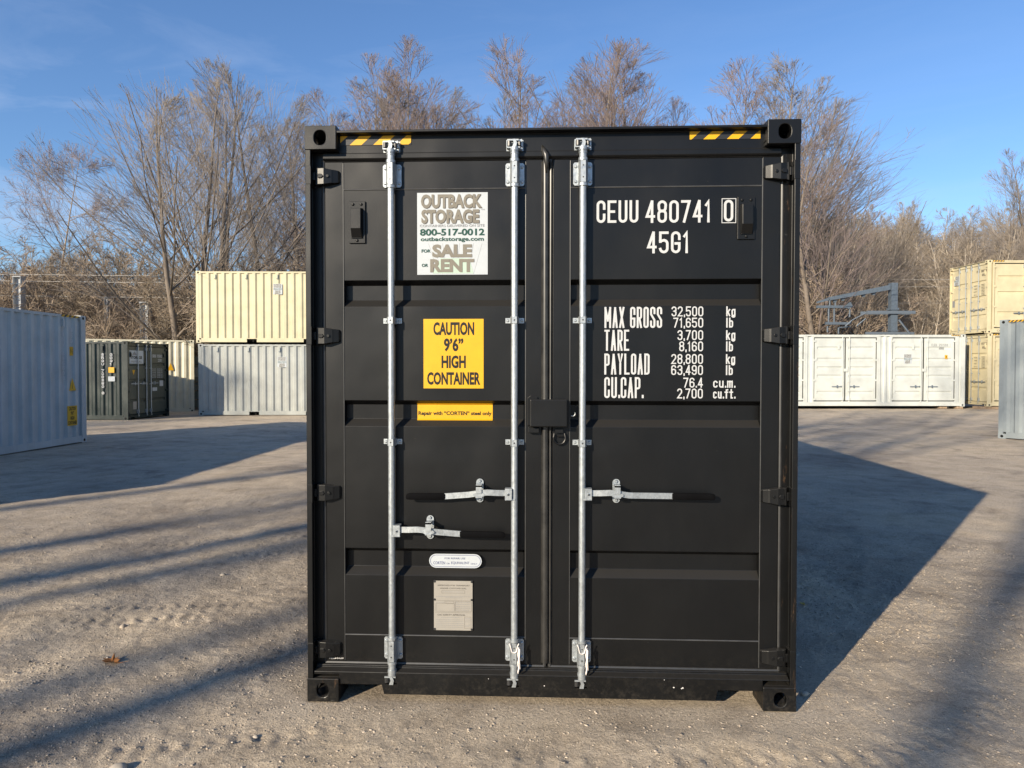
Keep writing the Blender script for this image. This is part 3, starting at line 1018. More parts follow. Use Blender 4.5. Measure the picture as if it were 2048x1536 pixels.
def door_set(root, a, b, H, m, fl, fr, opts):
    """a pair of doors let into a long side"""
    mb = MB()
    mb.box(a, a + 0.07, 0.012, 0.12, 0.165, H - 0.075)
    mb.box(b - 0.07, b, 0.012, 0.12, 0.165, H - 0.075)
    mb.box(a + 0.07, b - 0.07, 0.012, 0.12, H - 0.12, H - 0.075)
    mb.box(a + 0.07, b - 0.07, 0.012, 0.12, 0.165, 0.20)
    md = (a + b) / 2
    for q in ((a + 0.07, a + 0.112, 0.20, H - 0.12), (b - 0.112, b - 0.07, 0.20, H - 0.12), (md - 0.03, md + 0.03, 0.242, H - 0.162),
              (a + 0.1125, b - 0.1125, 0.20, 0.2415), (a + 0.1125, b - 0.1125, H - 0.1615, H - 0.12)):
        mb.box(q[0], q[1], 0.052, 0.14, q[2], q[3], 1)
    mb.build("door_frame", [m, DARK], root, fl, fr)
    mid = (a + b) / 2
    bands = [(2.40, 2.28), (1.95, 1.83), (1.60, 1.48), (1.27, 1.15), (0.62, 0.50)] if opts.get('five') else [(2.28, 2.14), (1.66, 1.52), (0.86, 0.72)]
    for x0, x1, s in ((a + 0.108, mid - 0.026, -1), (mid + 0.026, b - 0.108, 1)):
        d = door_leaf(root, x0, x1, 0.238, H - 0.158, bands, m, fl, fr, frames=(0.10, 0.10), bevel=0, y=0.04, deep=0.035, seal=False)
        xb = x1 - 0.09 if s < 0 else x0 + 0.13
        locking_bar(d, xb, 0.19, H - 0.10, y=0.005, brackets=((0.25, 0.36), (H - 0.30, H - 0.19)), mids=(1.85, 1.0), detail=False, yb=0.040, m=m if opts.get('painted') else GALV)
        door_handle(d, xb, 0.80, s, (0.15, 0.42, 0.2), detail=False, m=GALV_DARK, yb=0.038)
        hx = a + 0.02 if s < 0 else b - 0.02
        for z in (2.62, 1.86, 1.05, 0.28):
            h = MB()
            h.box(*sorted((hx, hx - s * 0.13)), 0.006, 0.0365, z - 0.035, z + 0.035)
            h.build("hinge", m, d)
    lb = MB()
    lb.box(mid - 0.09, mid + 0.09, -0.012, 0.036, 1.40, 1.52)
    lb.build("lock_box", m, root, fl, fr)


def side_frame(L, side='left'):
    return ((0, L, 0), R(-90)) if side == 'left' else ((CW, 0, 0), R(90))


# ------------------------------------------------------------------ numpy noise, ground
def hash2(ix, iy, seed):
    h = (ix.astype(np.int64) * 374761393 + iy.astype(np.int64) * 668265263 + seed * 1442695041) & 0xffffffff
    h = ((h ^ (h >> 13)) * 1274126177) & 0xffffffff
    return ((h ^ (h >> 16)) & 0xffff) / 65535.0


def vnoise(x, y, seed=0):
    ix, iy = np.floor(x), np.floor(y)
    fx, fy = x - ix, y - iy
    fx, fy = fx * fx * (3 - 2 * fx), fy * fy * (3 - 2 * fy)
    a, b = hash2(ix, iy, seed), hash2(ix + 1, iy, seed)
    c, d = hash2(ix, iy + 1, seed), hash2(ix + 1, iy + 1, seed)
    return (a * (1 - fx) + b * fx) * (1 - fy) + (c * (1 - fx) + d * fx) * fy - 0.5


def fbm(x, y, f, octs, seed=0, g=0.5):
    s, a = 0, 1.0
    for o in range(octs):
        s = s + a * vnoise(x * f, y * f, seed + o * 17)
        f, a = f * 2.03, a * g
    return s


def smooth(a, b, t):
    t = np.clip((t - a) / (b - a), 0, 1)
    return t * t * (3 - 2 * t)


def land(x, y):
    """height of the big shape of the land: level yard, bank and wooded hill beyond the railway"""
    x, y = np.asarray(x, float), np.asarray(y, float)
    dx, dy = x - CAM_LOC.x, y - CAM_LOC.y
    dep = dx * FH.x + dy * FH.y
    lat = dx * rt0.x + dy * rt0.y
    hill = 3.0 + 9.5 * smooth(0, 34, lat) - 3.0 * smooth(0, -30, lat)
    up_ = smooth(44, 92, dep)
    return hill * up_ + 0.10 * smooth(4, 10, lat) * smooth(21, 27, dep) + 0.9 * fbm(x, y, 0.05, 3, 5) * smooth(40, 60, dep)


def micro(x, y):
    near = np.exp(-(((x - 0.5) / 9) ** 2 + ((y - 1) / 8) ** 2))
    z = 0.020 * fbm(x, y, 0.9, 3, 11) + 0.012 * fbm(x, y, 4.0, 3, 3) * (0.35 + near) + 0.0065 * fbm(x, y, 18, 3, 9, 0.85) * near
    # stony patches kicked up by wheels
    patch = smooth(0.05, 0.3, fbm(x, y, 0.7, 2, 31)) * near
    z = z + 0.020 * patch * np.abs(fbm(x, y, 26, 2, 41))
    # tyre lug prints, two shallow curved runs
    for (px, py, ang, wd, ph) in ((-2.3, 1.28, 0.04, 0.055, 0.0), (-2.2, 1.02, 0.05, 0.055, 0.4), (-2.6, 0.35, 0.36, 0.06, 0.3), (-2.5, 0.60, 0.36, 0.06, 0.1), (3.3, 1.6, 1.0, 0.07, 0.1),
                                  (3.55, 1.5, 1.0, 0.07, 0.5), (-3.4, 3.0, 0.1, 0.06, 0.6), (-1.0, -0.55, 0.15, 0.06, 0.2), (2.2, -0.7, 0.5, 0.06, 0.7), (-3.2, 2.2, 0.22, 0.06, 0.2), (0.2, -0.45, -0.1, 0.05, 0.3)):
        ca, sa = math.cos(ang), math.sin(ang)
        u = (x - px) * ca + (y - py) * sa
        v = -(x - px) * sa + (y - py) * ca - 0.05 * u * u
        band = np.exp(-(v / wd) ** 4) * smooth(0, 0.3, u) * smooth(3.2, 2.2, u) * smooth(-0.25, 0.15, fbm(x, y, 1.6, 2, 51))
        lug = 0.5 + 0.5 * np.sin(2 * np.pi * ((u + 0.45 * np.abs(v) + 0.012 * fbm(x, y, 9, 2, 61)) / 0.098 + ph))
        z = z + band * (0.009 * smooth(0.4, 0.8, lug) - 0.004)
    # settle flat under the near container and its castings
    dxx = np.maximum(np.maximum(-0.05 - x, x - 2.49), 0)
    dyy = np.maximum(np.maximum(-0.05 - y, y - 12.3), 0)
    d = np.sqrt(dxx ** 2 + dyy ** 2)
    return z * smooth(0.0, 0.35, d) * 1.0 - 0.004


def axis(fine_a, fine_b, step, growth, lim_a, lim_b):
    mid = list(np.arange(fine_a, fine_b, step))
    s, v = step, fine_b
    hi = []
    while v < lim_b:
        hi.append(v)
        s *= growth
        v += s
    hi.append(lim_b)
    s, v = step, fine_a
    lo = []
    while v > lim_a:
        s *= growth
        v -= s
        lo.append(max(v, lim_a))
    return np.array(lo[::-1] + mid + hi)


gx = axis(-4.4, 5.4, 0.017, 1.045, -900, 900)
gy = axis(-2.0, 3.4, 0.017, 1.030, -900, 900)
GX, GY = np.meshgrid(gx, gy)
GZ = land(GX, GY) + micro(GX, GY)
nx_, ny_ = len(gx), len(gy)
idx = np.arange(nx_ * ny_).reshape(ny_, nx_)
quads = np.stack([idx[:-1, :-1], idx[:-1, 1:], idx[1:, 1:], idx[1:, :-1]], -1).reshape(-1, 4)


def ground_material():
    m, nt, p = base("gravel_yard")
    L = nt.links
    tcn = nt.nodes.new("ShaderNodeTexCoord").outputs['Object']
    big = noise(nt, 0.35, 5, 0.6, tcn)
    mid = noise(nt, 3.0, 7, 0.68, tcn)
    fine = noise(nt, 55, 4, 0.72, tcn)
    grain = noise(nt, 170, 3, 0.7, tcn)
    c1 = ramp(nt, mid, [(0.28, (0.46, 0.375, 0.275)), (0.5, (0.60, 0.50, 0.378)), (0.75, (0.69, 0.585, 0.45))])
    c2 = ramp(nt, big, [(0.32, (0.66, 0.66, 0.68)), (0.52, (0.98, 0.98, 0.98)), (0.72, (1.08, 1.05, 0.98))])
    c = mixc(nt, 1.0, c1, c2, 'MULTIPLY')
    pat = noise(nt, 1.1, 9, 0.72, tcn, 0.6)
    c = mixc(nt, 0.8, c, ramp(nt, pat, [(0.34, (0.60, 0.59, 0.60)), (0.47, (1, 1, 1)), (0.7, (1.06, 1.05, 1.02))]), 'MULTIPLY')
    g = ramp(nt, fine, [(0.3, (0.62, 0.61, 0.61)), (0.5, (1, 1, 1)), (0.72, (1.2, 1.2, 1.19))])
    c = mixc(nt, 0.75, c, g, 'MULTIPLY')
    g2 = ramp(nt, grain, [(0.3, (0.62, 0.62, 0.63)), (0.55, (1, 1, 1)), (0.78, (1.4, 1.38, 1.34))])
    c = mixc(nt, 0.6, c, g2, 'MULTIPLY')
    # single pale and dark chips
    v = nt.nodes.new("ShaderNodeTexVoronoi")
    v.inputs['Scale'].default_value = 60
    L.new(tcn, v.inputs['Vector'])
    chips = ramp(nt, v.outputs['Color'], [(0.93, (0, 0, 0)), (0.95, (0.25, 0.25, 0.25))])
    c = mixc(nt, chips, c, (0.62, 0.56, 0.47))
    # leaf litter and dark soil far from the yard, under the trees
    sepn = nt.nodes.new("ShaderNodeSeparateXYZ")
    L.new(tcn, sepn.inputs[0])
    mr = nt.nodes.new("ShaderNodeMapRange")
    mr.inputs['From Min'].default_value = 31
    mr.inputs['From Max'].default_value = 38
    L.new(sepn.outputs['Y'], mr.inputs['Value'])
    litter = ramp(nt, noise(nt, 1.4, 7, 0.7, tcn), [(0.3, (0.10, 0.07, 0.045)), (0.7, (0.24, 0.175, 0.115))])
    c = mixc(nt, mr.outputs[0], c, litter)
    L.new(c, p.inputs['Base Color'])
    p.inputs['Roughness'].default_value = 0.93
    p.inputs['Specular IOR Level'].default_value = 0.2
    b = bump(nt, mid, 0.5, 0.02)
    b = bump(nt, noise(nt, 24, 5, 0.75, tcn), 0.8, 0.02, b)
    b = bump(nt, fine, 0.9, 0.016, b)
    b = bump(nt, grain, 0.9, 0.008, b)
    L.new(b, p.inputs['Normal'])
    return m


ground_me = np_mesh("ground", np.stack([GX, GY, GZ], -1).reshape(-1, 3), quads, ground_material(), smooth=True)
ground_o = bpy.data.objects.new("ground", ground_me)
COL.objects.link(ground_o)
tag(ground_o, 'packed grey tan gravel and dirt of the storage yard', kind='structure')


def gz(x, y):
    return float(land(x, y) + micro(np.array([float(x)]), np.array([float(y)]))[0])


# loose gravel: thousands of chips in one sheet of stuff
ICO_V = np.array([(0, 0, 1), (.89, 0, .45), (.28, .85, .45), (-.72, .53, .45), (-.72, -.53, .45), (.28, -.85, .45), (.72, .53, -.45), (-.28, .85, -.45), (-.89, 0, -.45), (-.28, -.85, -.45), (.72, -.53, -.45), (0, 0, -1)])
ICO_F = np.array([(0, 1, 2), (0, 2, 3), (0, 3, 4), (0, 4, 5), (0, 5, 1), (1, 6, 2), (2, 7, 3), (3, 8, 4), (4, 9, 5), (5, 10, 1), (6, 7, 2), (7, 8, 3), (8, 9, 4), (9, 10, 5), (10, 6, 1), (6, 11, 7), (7, 11, 8), (8, 11, 9), (9, 11, 10), (10, 11, 6)])


def chips(n, xr, yr, sizes, seed, dens=None):
    g = np.random.default_rng(seed)
    x = g.uniform(*xr, n)
    y = g.uniform(*yr, n)
    if dens:
        keep = g.uniform(0, 1, n) < dens(x, y)
        x, y = x[keep], y[keep]
        n = len(x)
    keep = ~((x > -0.02) & (x < 2.46) & (y > -0.02) & (y < 12.3))
    x, y = x[keep], y[keep]
    n = len(x)
    s = sizes[0] * (sizes[1] / sizes[0]) ** (g.uniform(0, 1, n) ** 3.0)
    z = land(x, y) + micro(x, y)
    sc = np.stack([s * g.uniform(0.7, 1.5, n), s * g.uniform(0.6, 1.2, n), s * g.uniform(0.25, 0.6, n)], -1)
    a = g.uniform(0, 6.28, n)
    v = ICO_V[None] * sc[:, None, :] * g.uniform(0.75, 1.2, (n, 12, 1))
    ca, sa = np.cos(a)[:, None], np.sin(a)[:, None]
    v = np.stack([v[..., 0] * ca - v[..., 1] * sa, v[..., 0] * sa + v[..., 1] * ca, v[..., 2]], -1)
    v += np.stack([x, y, z + sc[:, 2] * 0.25], -1)[:, None, :]
    f = (ICO_F[None] + (np.arange(n) * 12)[:, None, None])
    mi = np.repeat(g.choice([0, 0, 0, 0, 0, 1, 1, 1, 1, 2], n), 20)
    return v.reshape(-1, 3), f.reshape(-1, 3), mi


STONE_A = flat("gravel_chip_grey", (0.33, 0.28, 0.22), 0.9, 0.45, 0.2)
STONE_B = flat("gravel_chip_brown", (0.43, 0.36, 0.28), 0.9, 0.4, 0.2)
STONE_C = flat("gravel_chip_pale", (0.44, 0.38, 0.30), 0.85, 0.2, 0.2)
V1 = chips(110000, (-4.5, 5.5), (-1.9, 3.5), (0.0022, 0.0088), 21, lambda x, y: 0.35 + 1.2 * smooth(0.0, 0.35, fbm(x, y, 0.8, 2, 31)) + 0.5 * smooth(0.6, -1.2, y))
V2 = chips(5000, (-12, 14), (3.5, 26), (0.004, 0.016), 22)
gv = np.concatenate([V1[0], V2[0]])
gf = np.concatenate([V1[1], V2[1] + len(V1[0])])
go = bpy.data.objects.new("gravel", np_mesh("gravel", gv, gf, [STONE_A, STONE_B, STONE_C], midx=np.concatenate([V1[2], V2[2]])))
COL.objects.link(go)
tag(go, 'loose gravel chips scattered over the yard', 'gravel', kind='stuff')


def stone(x, y, s, label, m, seed):
    g = np.random.default_rng(seed)
    mb = MB()
    n1, n2 = 14, 8
    v = [(0, 0, -1)]
    for j in range(1, n2):
        for i in range(n1):
            t, p_ = 2 * math.pi * i / n1, math.pi * j / n2
            v.append((math.sin(p_) * math.cos(t), math.sin(p_) * math.sin(t), -math.cos(p_)))
    v.append((0, 0, 1))
    v = np.array(v)
    k = 1 + 0.22 * vnoise(v[:, 0] * 1.4 + seed, v[:, 1] * 1.4 + v[:, 2] * 1.1, seed) + 0.1 * vnoise(v[:, 0] * 4, v[:, 1] * 4 + v[:, 2] * 3, seed)
    v = v * k[:, None] * np.array([s, s * 0.8, s * 0.55])
    f = [(0, 1 + (i + 1) % n1, 1 + i) for i in range(n1)]
    for j in range(n2 - 2):
        for i in range(n1):
            f.append((1 + j * n1 + i, 1 + j * n1 + (i + 1) % n1, 1 + (j + 1) * n1 + (i + 1) % n1, 1 + (j + 1) * n1 + i))
    top = len(v) - 1
    f += [(top, 1 + (n2 - 2) * n1 + i, 1 + (n2 - 2) * n1 + (i + 1) % n1) for i in range(n1)]
    mb.add(v, f)
    o = mb.build("stone", m, None, (x, y, gz(x, y) + s * 0.2), g.uniform(0, 6), smooth=True)
    tag(o, label, 'stone', 'pale stones lying on the gravel')


stone(-0.60, -0.63, 0.040, 'largest smooth tan stone on the gravel near the bottom of the photo', STONE_C, 3)
stone(-0.13, -0.33, 0.016, 'small pale stone on the gravel just ahead of the largest tan stone', STONE_C, 4)
stone(-0.62, 0.33, 0.018, 'flat light grey stone between the dead leaf and the black container', STONE_B, 5)
stone(-1.42, 2.15, 0.024, 'pale angular stone beside the tree shadow left of the tyre prints', STONE_C, 6)
stone(2.55, 0.20, 0.022, 'pale pebble on the sunlit gravel beside the shadow of the black container', STONE_C, 7)
stone(-1.55, 0.98, 0.026, 'grey white stone just below the row of tyre lug prints', STONE_B, 8)


def leaf(x, y, rz, s, col, label):
    m = flat("dead_leaf", col, 0.8, 0.3, 0.2)
    out = [(0, -1.0), (0.05, -0.5), (0.35, -0.55), (0.30, -0.25), (0.75, -0.15), (0.5, 0.1), (0.85, 0.5), (0.4, 0.4), (0.3, 0.8), (0.12, 0.6), (0, 1.0),
           (-0.14, 0.6), (-0.4, 0.75), (-0.35, 0.35), (-0.8, 0.35), (-0.5, 0.05), (-0.7, -0.3), (-0.3, -0.25), (-0.3, -0.6), (-0.05, -0.5)]
    v = [(0, 0, 0.004)] + [(a * s, b * s, 0.006 + s * (0.42 * abs(a) ** 1.5 + 0.25 * max(0, b) ** 2 + 0.08 * math.sin(7 * a + 3 * b))) for a, b in out]
    n = len(out)
    mb = MB()
    mb.add(v, [(0, 1 + i, 1 + (i + 1) % n) for i in range(n)])
    mb.add([(p[0], p[1], p[2] + 0.0012) for p in v], [(0, 1 + (i + 1) % n, 1 + i) for i in range(n)])
    mb.tube([(0, -0.9 * s, 0.006), (0.1 * s, -1.4 * s, 0.012), (0.05 * s, -1.8 * s, 0.02)], [0.0014, 0.001, 0.0007], 5)
    o = mb.build("dead_leaf", m, None, (x, y, gz(x, y) + 0.002), rz)
    tag(o, label, 'leaf')


leaf(-1.27, 0.41, R(80), 0.062, (0.42, 0.17, 0.05), 'curled orange brown oak leaf lying on the gravel')
leaf(3.05, 1.62, R(20), 0.028, (0.62, 0.42, 0.10), 'small yellow leaf on the gravel beyond the container shadow')

# ------------------------------------------------------------------ the near black container
H96 = 2.896
H86 = 2.591
HANDLES = ((1.049, 1.065, -1, (0.352, 0.545, 0.176), 0.008), (0.430, 0.876, 1, (0.352, 0.572, 0.190), 0.008), (1.387, 1.068, 1, (0.448, 0.653, 0.172), 0.0))
blk, dl, dr = container("shipping_container", 12.19, H96, (0, 0, 0), 0, BLACK, detail=True, handles=HANDLES)
tag(blk, 'tall black shipping container with closed doors facing the viewer', 'container', 'shipping containers standing in the yard')

# centre: overlap plate on the left leaf's edge, strips of rubber
mb = MB()
mb.prism([(1.182, 0.061), (1.186, 0.050), (1.194, 0.043), (1.203, 0.0405), (1.211, 0.043), (1.218, 0.050), (1.222, 0.061)], 'z', 0.20, 2.72)
mb.prism([(1.222, 0.062), (1.2245, 0.052), (1.2295, 0.050), (1.2385, 0.062)], 'z', 0.20, 2.72)
mb.build("door_seal", CREASE, dl, auto=True)
mb = MB()
# crumpled upper end of the seal
mb.tube([(1.184, 0.052, 2.800), (1.192, 0.040, 2.775), (1.205, 0.030, 2.745), (1.207, 0.034, 2.70), (1.205, 0.044, 2.66)], [0.003, 0.012, 0.016, 0.010, 0.004], 10)
mb.build("door_seal_end", CREASE, dl, smooth=True)
# lock box and what hangs by it
mb = MB()
mb.box(1.127, 1.312, -0.002, 0.012, 1.398, 1.534)
mb.box(1.127, 1.139, 0.0125, 0.056, 1.398, 1.534)
mb.box(1.1395, 1.312, 0.0125, 0.056, 1.522, 1.534)
mb.build("lock_box", BLACK, dr, bevel=0.005)
mb = MB()
mb.prism([(1.112, 1.40), (1.165, 1.40), (1.165, 1.545), (1.130, 1.552), (1.112, 1.540)], 'y', 0.054, 0.0612)
mb.box(1.118, 1.172, 0.030, 0.0612, 1.366, 1.392)
mb.build("lock_plate", BLACK, dl, bevel=0.002)
mb = MB()
mb.box(1.252, 1.292, 0.040, 0.0612, 1.366, 1.386)
pts = [(1.274 + 0.030 * math.cos(R(a)), 0.046, 1.342 + (0.034 if math.sin(R(a)) < 0 else 0.016) * math.sin(R(a))) for a in range(-200, 25, 15)]
mb.tube([(1.248, 0.05, 1.362)] + pts + [(1.300, 0.05, 1.362)], 0.0048, 8)
mb.tube([(1.262, 0.048, 1.348), (1.286, 0.048, 1.348)], 0.004, 6)
mb.build("seal_ring", BLACK, dr, auto=True)
mb = MB()
mb.tube([(1.340 + 0.012 * math.cos(R(a)), 0.040, 1.462 + 0.012 * math.sin(R(a))) for a in range(-130, 50, 20)], 0.0028, 6)
mb.build("hook", GALV, dr, auto=True)
# white ties hanging off the lower brackets
TIE = flat("white_nylon_cord", (0.72, 0.66, 0.62), 0.7)
for xb, leaf_o in ((1.049, dl), (1.387, dr)):
    mb = MB()
    mb.tube([(xb + 0.024 * math.cos(R(a)), 0.001 - 0.010 * abs(math.cos(R(a))), 0.318 - 0.030 * math.sin(R(a)) ** 2 - (0.020 if 40 < a < 140 else 0)) for a in range(0, 181, 20)], 0.0032, 6)
    sx = xb + 0.022
    mb.tube([(sx + 0.002 * math.sin(3 * t), -0.004 + 0.003 * math.cos(4 * t), 0.298 - 0.022 * t) for t in [0.5 * k for k in range(13)]], 0.0042, 6)
    mb.tube([(sx + 0.006, -0.006, 0.29), (sx + 0.004, -0.008, 0.24), (sx + 0.008, -0.006, 0.19)], 0.003, 5)
    mb.build("cord", TIE, leaf_o, smooth=True)

# header hazard stripes, stickers, plates, stencils
hazard_tape(blk, 0.168, 0.527, 2.812, 2.857, 0.0500, 3, 1.1, start=0.40)
hazard_tape(blk, 1.912, 2.256, 2.818, 2.857, 0.0500, 3, 1.1, start=-0.42)
sale_sign(dl, 0.555, 2.573, 0.064)
caution_sticker(dl, 0.586, 0.891, 1.587, 1.938, 0.064)
# repair sticker, lying in the sunk band and following its upper slope
mb = MB()
mb.box(0.547, 0.934, 0.1055, 0.1066, 1.430, 1.502, 0)
mb.add([(0.547, 0.1055, 1.502), (0.934, 0.1055, 1.502), (0.934, 0.090, 1.511), (0.547, 0.090, 1.511)], [(0, 1, 2, 3)], 0)
mb.add([(0.547, 0.1054, 1.430), (0.547, 0.0975, 1.4225), (0.934, 0.0975, 1.4225), (0.934, 0.1054, 1.430)], [(0, 1, 2, 3)], 0)
put_text(mb, "Repair with \u201cCORTEN\u201d steel only", 0.552, 0.929, 1.443, 1.469, 0.1050, 1, 0.035)
mb.build("repair_sticker", [YELLOW, LETTER_BLACK], dl)
mb = MB()
cz, hh, xa, xb_ = 0.704, 0.036, 0.610, 0.880
oval = lambda g_: arc(xb_ - hh, cz, hh - g_, hh - g_, -90, 90, 10) + arc(xa + hh, cz, hh - g_, hh - g_, 90, 270, 10)
mb.prism(oval(0), 'y', 0.0800, 0.0812, 0)
ro, ri = oval(0.0055), oval(0.0075)
n = len(ro)
mb.add([(p[0], 0.0795, p[1]) for p in ro] + [(p[0], 0.0795, p[1]) for p in ri], [(i, (i + 1) % n, (i + 1) % n + n, i + n) for i in range(n)], 1)
put_text(mb, "FOR REPAIR USE", 0.690, 0.796, 0.713, 0.722, 0.0792, 1, 0.0)
put_text(mb, "CORTEN", 0.632, 0.692, 0.686, 0.701, 0.0792, 1, 0.0)
put_text(mb, "OR", 0.700, 0.716, 0.687, 0.694, 0.0792, 1, 0.0)
put_text(mb, "EQUIVALENT", 0.724, 0.817, 0.686, 0.701, 0.0792, 1, 0.0)
put_text(mb, "ONLY", 0.824, 0.856, 0.687, 0.694, 0.0792, 1, 0.0)
mb.box(0.70, 0.79, 0.0813, 0.1065, 0.69, 0.72, 0)
mb.build("oval_repair_plate", [WHITE_VINYL, NAVY_PRINT], dl)
# data plate
mb = MB()
px0, px1, pz0, pz1 = 0.638, 0.835, 0.355, 0.608
mb.box(px0, px1, 0.0575, 0.0600, pz0, pz1, 0)
for sx in (px0 + 0.004, px1 - 0.004):
    for sz in (pz1 - 0.004, 0.512, pz0 + 0.006):
        mb.bolt(sx, sz, 0.0575, 0.006, 0.004, 1)
        mb.box(sx - 0.006, sx + 0.006, 0.0601, 0.0645, sz - 0.006, sz + 0.006, 1)
yt = 0.0568
put_text(mb, "APPROVED FOR TRANSPORT", px0 + 0.018, px1 - 0.014, 0.5815, 0.5885, yt, 2, 0.0)
put_text(mb, "UNDER CUSTOMS SEAL", px0 + 0.032, px1 - 0.030, 0.5665, 0.5735, yt, 2, 0.0)
put_text(mb, "CSC SAFETY APPROVAL", px0 + 0.018, px1 - 0.036, 0.4300, 0.4380, yt, 2, 0.0)
g = np.random.default_rng(4)


def rule(x0, x1, z, t=0.0007, mi=2):
    mb.add([(x0, yt, z), (x1, yt, z), (x1, yt, z + t), (x0, yt, z + t)], [(0, 1, 2, 3)], mi)


def frame(x0, x1, z0, z1):
    rule(x0, x1, z0)
    rule(x0, x1, z1)
    for xx in (x0, x1):
        mb.add([(xx, yt, z0), (xx + 0.0007, yt, z0), (xx + 0.0007, yt, z1), (xx, yt, z1)], [(0, 1, 2, 3)], 2)


def tiny(x0, x1, z, h=0.0028):
    x = x0
    while x < x1 - 0.004:
        w_ = g.uniform(0.003, 0.010)
        rule(x, min(x + w_, x1), z, h * 0.75, 3)
        x += w_ + 0.0022


frame(px0 + 0.040, px1 - 0.040, 0.545, 0.559)
tiny(px0 + 0.045, px1 - 0.045, 0.551)
tiny(px0 + 0.010, px1 - 0.012, 0.527)
tiny(px0 + 0.060, px1 - 0.050, 0.521)
rule(px0 + 0.006, px1 - 0.004, 0.507)
frame(px0 + 0.055, px0 + 0.102, 0.494, 0.503)
tiny(px0 + 0.010, px0 + 0.05, 0.497)
frame(px0 + 0.010, px0 + 0.104, 0.452, 0.492)
frame(px0 + 0.110, px1 - 0.006, 0.452, 0.503)
for z in (0.497, 0.488, 0.476, 0.468, 0.458):
    tiny(px0 + 0.113, px1 - 0.012, z)
rule(px0 + 0.006, px1 - 0.004, 0.446)
tiny(px0 + 0.036, px0 + 0.13, 0.420)
for z in (0.408, 0.400, 0.390, 0.380, 0.370):
    tiny(px0 + 0.010, px0 + 0.15, z)
frame(px0 + 0.156, px1 - 0.008, 0.366, 0.424)
for z in (0.416, 0.408, 0.398, 0.382, 0.374):
    tiny(px0 + 0.160, px1 - 0.012, z)
mb.build("data_plate", [PLATE, GASKET, TAUPE_DARK, GREY_PRINT], dl)

mb = MB()
YT = 0.0640
stencil(mb, "CEUU", 1.457, 2.415, 0.046, 0.111, 0.011, 0.0125, YT, 0, 1.664)
stencil(mb, "480741", 1.700, 2.413, 0.046, 0.111, 0.011, 0.0125, YT, 0, 2.020)
stencil(mb, "0", 2.085, 2.417, 0.046, 0.107, 0.0, 0.0125, YT)
for (a, b, c, d) in ((2.074, 2.145, 2.409, 2.4125), (2.074, 2.145, 2.5275, 2.531), (2.074, 2.0775, 2.4126, 2.5274), (2.1415, 2.145, 2.4126, 2.5274)):
    mb.box(a, b, YT - 0.0002, YT + 0.0004, c, d)
stencil(mb, "45G1", 1.708, 2.262, 0.048, 0.108, 0.012, 0.0125, YT, 0, 1.914)
rows = (("MAX GROSS", 1.891, 1.784), ("TARE", 1.777, 1.621), ("PAYLOAD", 1.658, 1.723), ("CU.CAP.", 1.540, 1.690))
for s, z, x1 in rows:
    stencil(mb, s, 1.498, z, 0.027, 0.105, 0.007, 0.0095, YT, 0, x1)
nums = (("32,500", 1.948, "kg"), ("71,650", 1.892, "lb"), ("3,700", 1.830, "kg"), ("8,160", 1.774, "lb"), ("28,800", 1.711, "kg"), ("63,490", 1.656, "lb"), ("76.4", 1.593, "cu.m."), ("2,700", 1.539, "cu.ft."))
for s, z, u in nums:
    wd = sum({'.': 0.0125, ',': 0.0125, '1': 0.021}.get(c, 0.030) for c in s) - 0.006
    stencil(mb, s, 1.987 - wd, z, 0.0245, 0.0495, 0.0058, 0.0060, YT, 0, 1.987)
    if u in ("kg", "lb"):
        stencil(mb, u, 2.100, z, 0.020, 0.049, 0.006, 0.0068, YT, 0, 2.100 + (0.045 if u == "kg" else 0.034))
    else:
        stencil(mb, u, 2.038, z, 0.020, 0.047, 0.006, 0.0066, YT, 0, 2.145)
mb.build("lettering", LETTER_WHITE, dr)
# chipped paint specks on sill and a smear of white on the left leaf's foot
CHIP = flat("chipped_paint", (0.6, 0.58, 0.55), 0.7)
mb = MB()
for x, z, s in ((1.842, 0.105, 0.004), (1.880, 0.100, 0.003), (1.886, 0.1035, 0.0045), (1.795, 0.142, 0.002), (1.20, 0.10, 0.003), (0.92, 0.13, 0.002)):
    mb.prism([(x + s * math.cos(a) * (1 + 0.3 * math.sin(5 * a)), z + s * 0.8 * math.sin(a)) for a in [k * 0.785 for k in range(8)]], 'y', 0.0110, 0.0118)
mb.build("paint_chips", CHIP, blk)
mb = MB()
for k in range(11):
    a = 0.098 + k * 0.0068 + random.uniform(-0.001, 0.001)
    mb.box(a, a + random.uniform(0.002, 0.005), 0.0606, 0.0615, 0.196 + random.uniform(-0.001, 0.001), 0.202 + random.uniform(-0.001, 0.002))
mb.build("paint_smear", CHIP, dl)

# ------------------------------------------------------------------ other containers
BLUEGREY = paint("blue_grey_paint", (0.42, 0.44, 0.435), 0.45, 0.2)
BLUEGREY2 = paint("light_blue_grey_paint", (0.33, 0.345, 0.325), 0.42, 0.3)
DKGREEN = paint("dark_green_paint", (0.007, 0.017, 0.016), 0.38, 0.15)
OLIVE = paint("olive_grey_paint", (0.075, 0.08, 0.06), 0.5, 0.25)
CREAM = paint("cream_paint", (0.51, 0.46, 0.30), 0.42, 0.18, dirtcol=(0.4, 0.3, 0.2))
CREAM2 = paint("pale_cream_paint", (0.66, 0.62, 0.48), 0.5, 0.2, dirtcol=(0.4, 0.3, 0.2))
BEIGE = paint("beige_paint", (0.53, 0.465, 0.30), 0.45, 0.15, dirtcol=(0.35, 0.27, 0.18))
OFFWHITE = paint("off_white_paint", (0.50, 0.52, 0.49), 0.42, 0.05, dirtcol=(0.4, 0.38, 0.3))
PALEGREY = paint("pale_grey_paint", (0.23, 0.26, 0.27), 0.42, 0.2)
GRP = 'shipping containers standing in the yard'


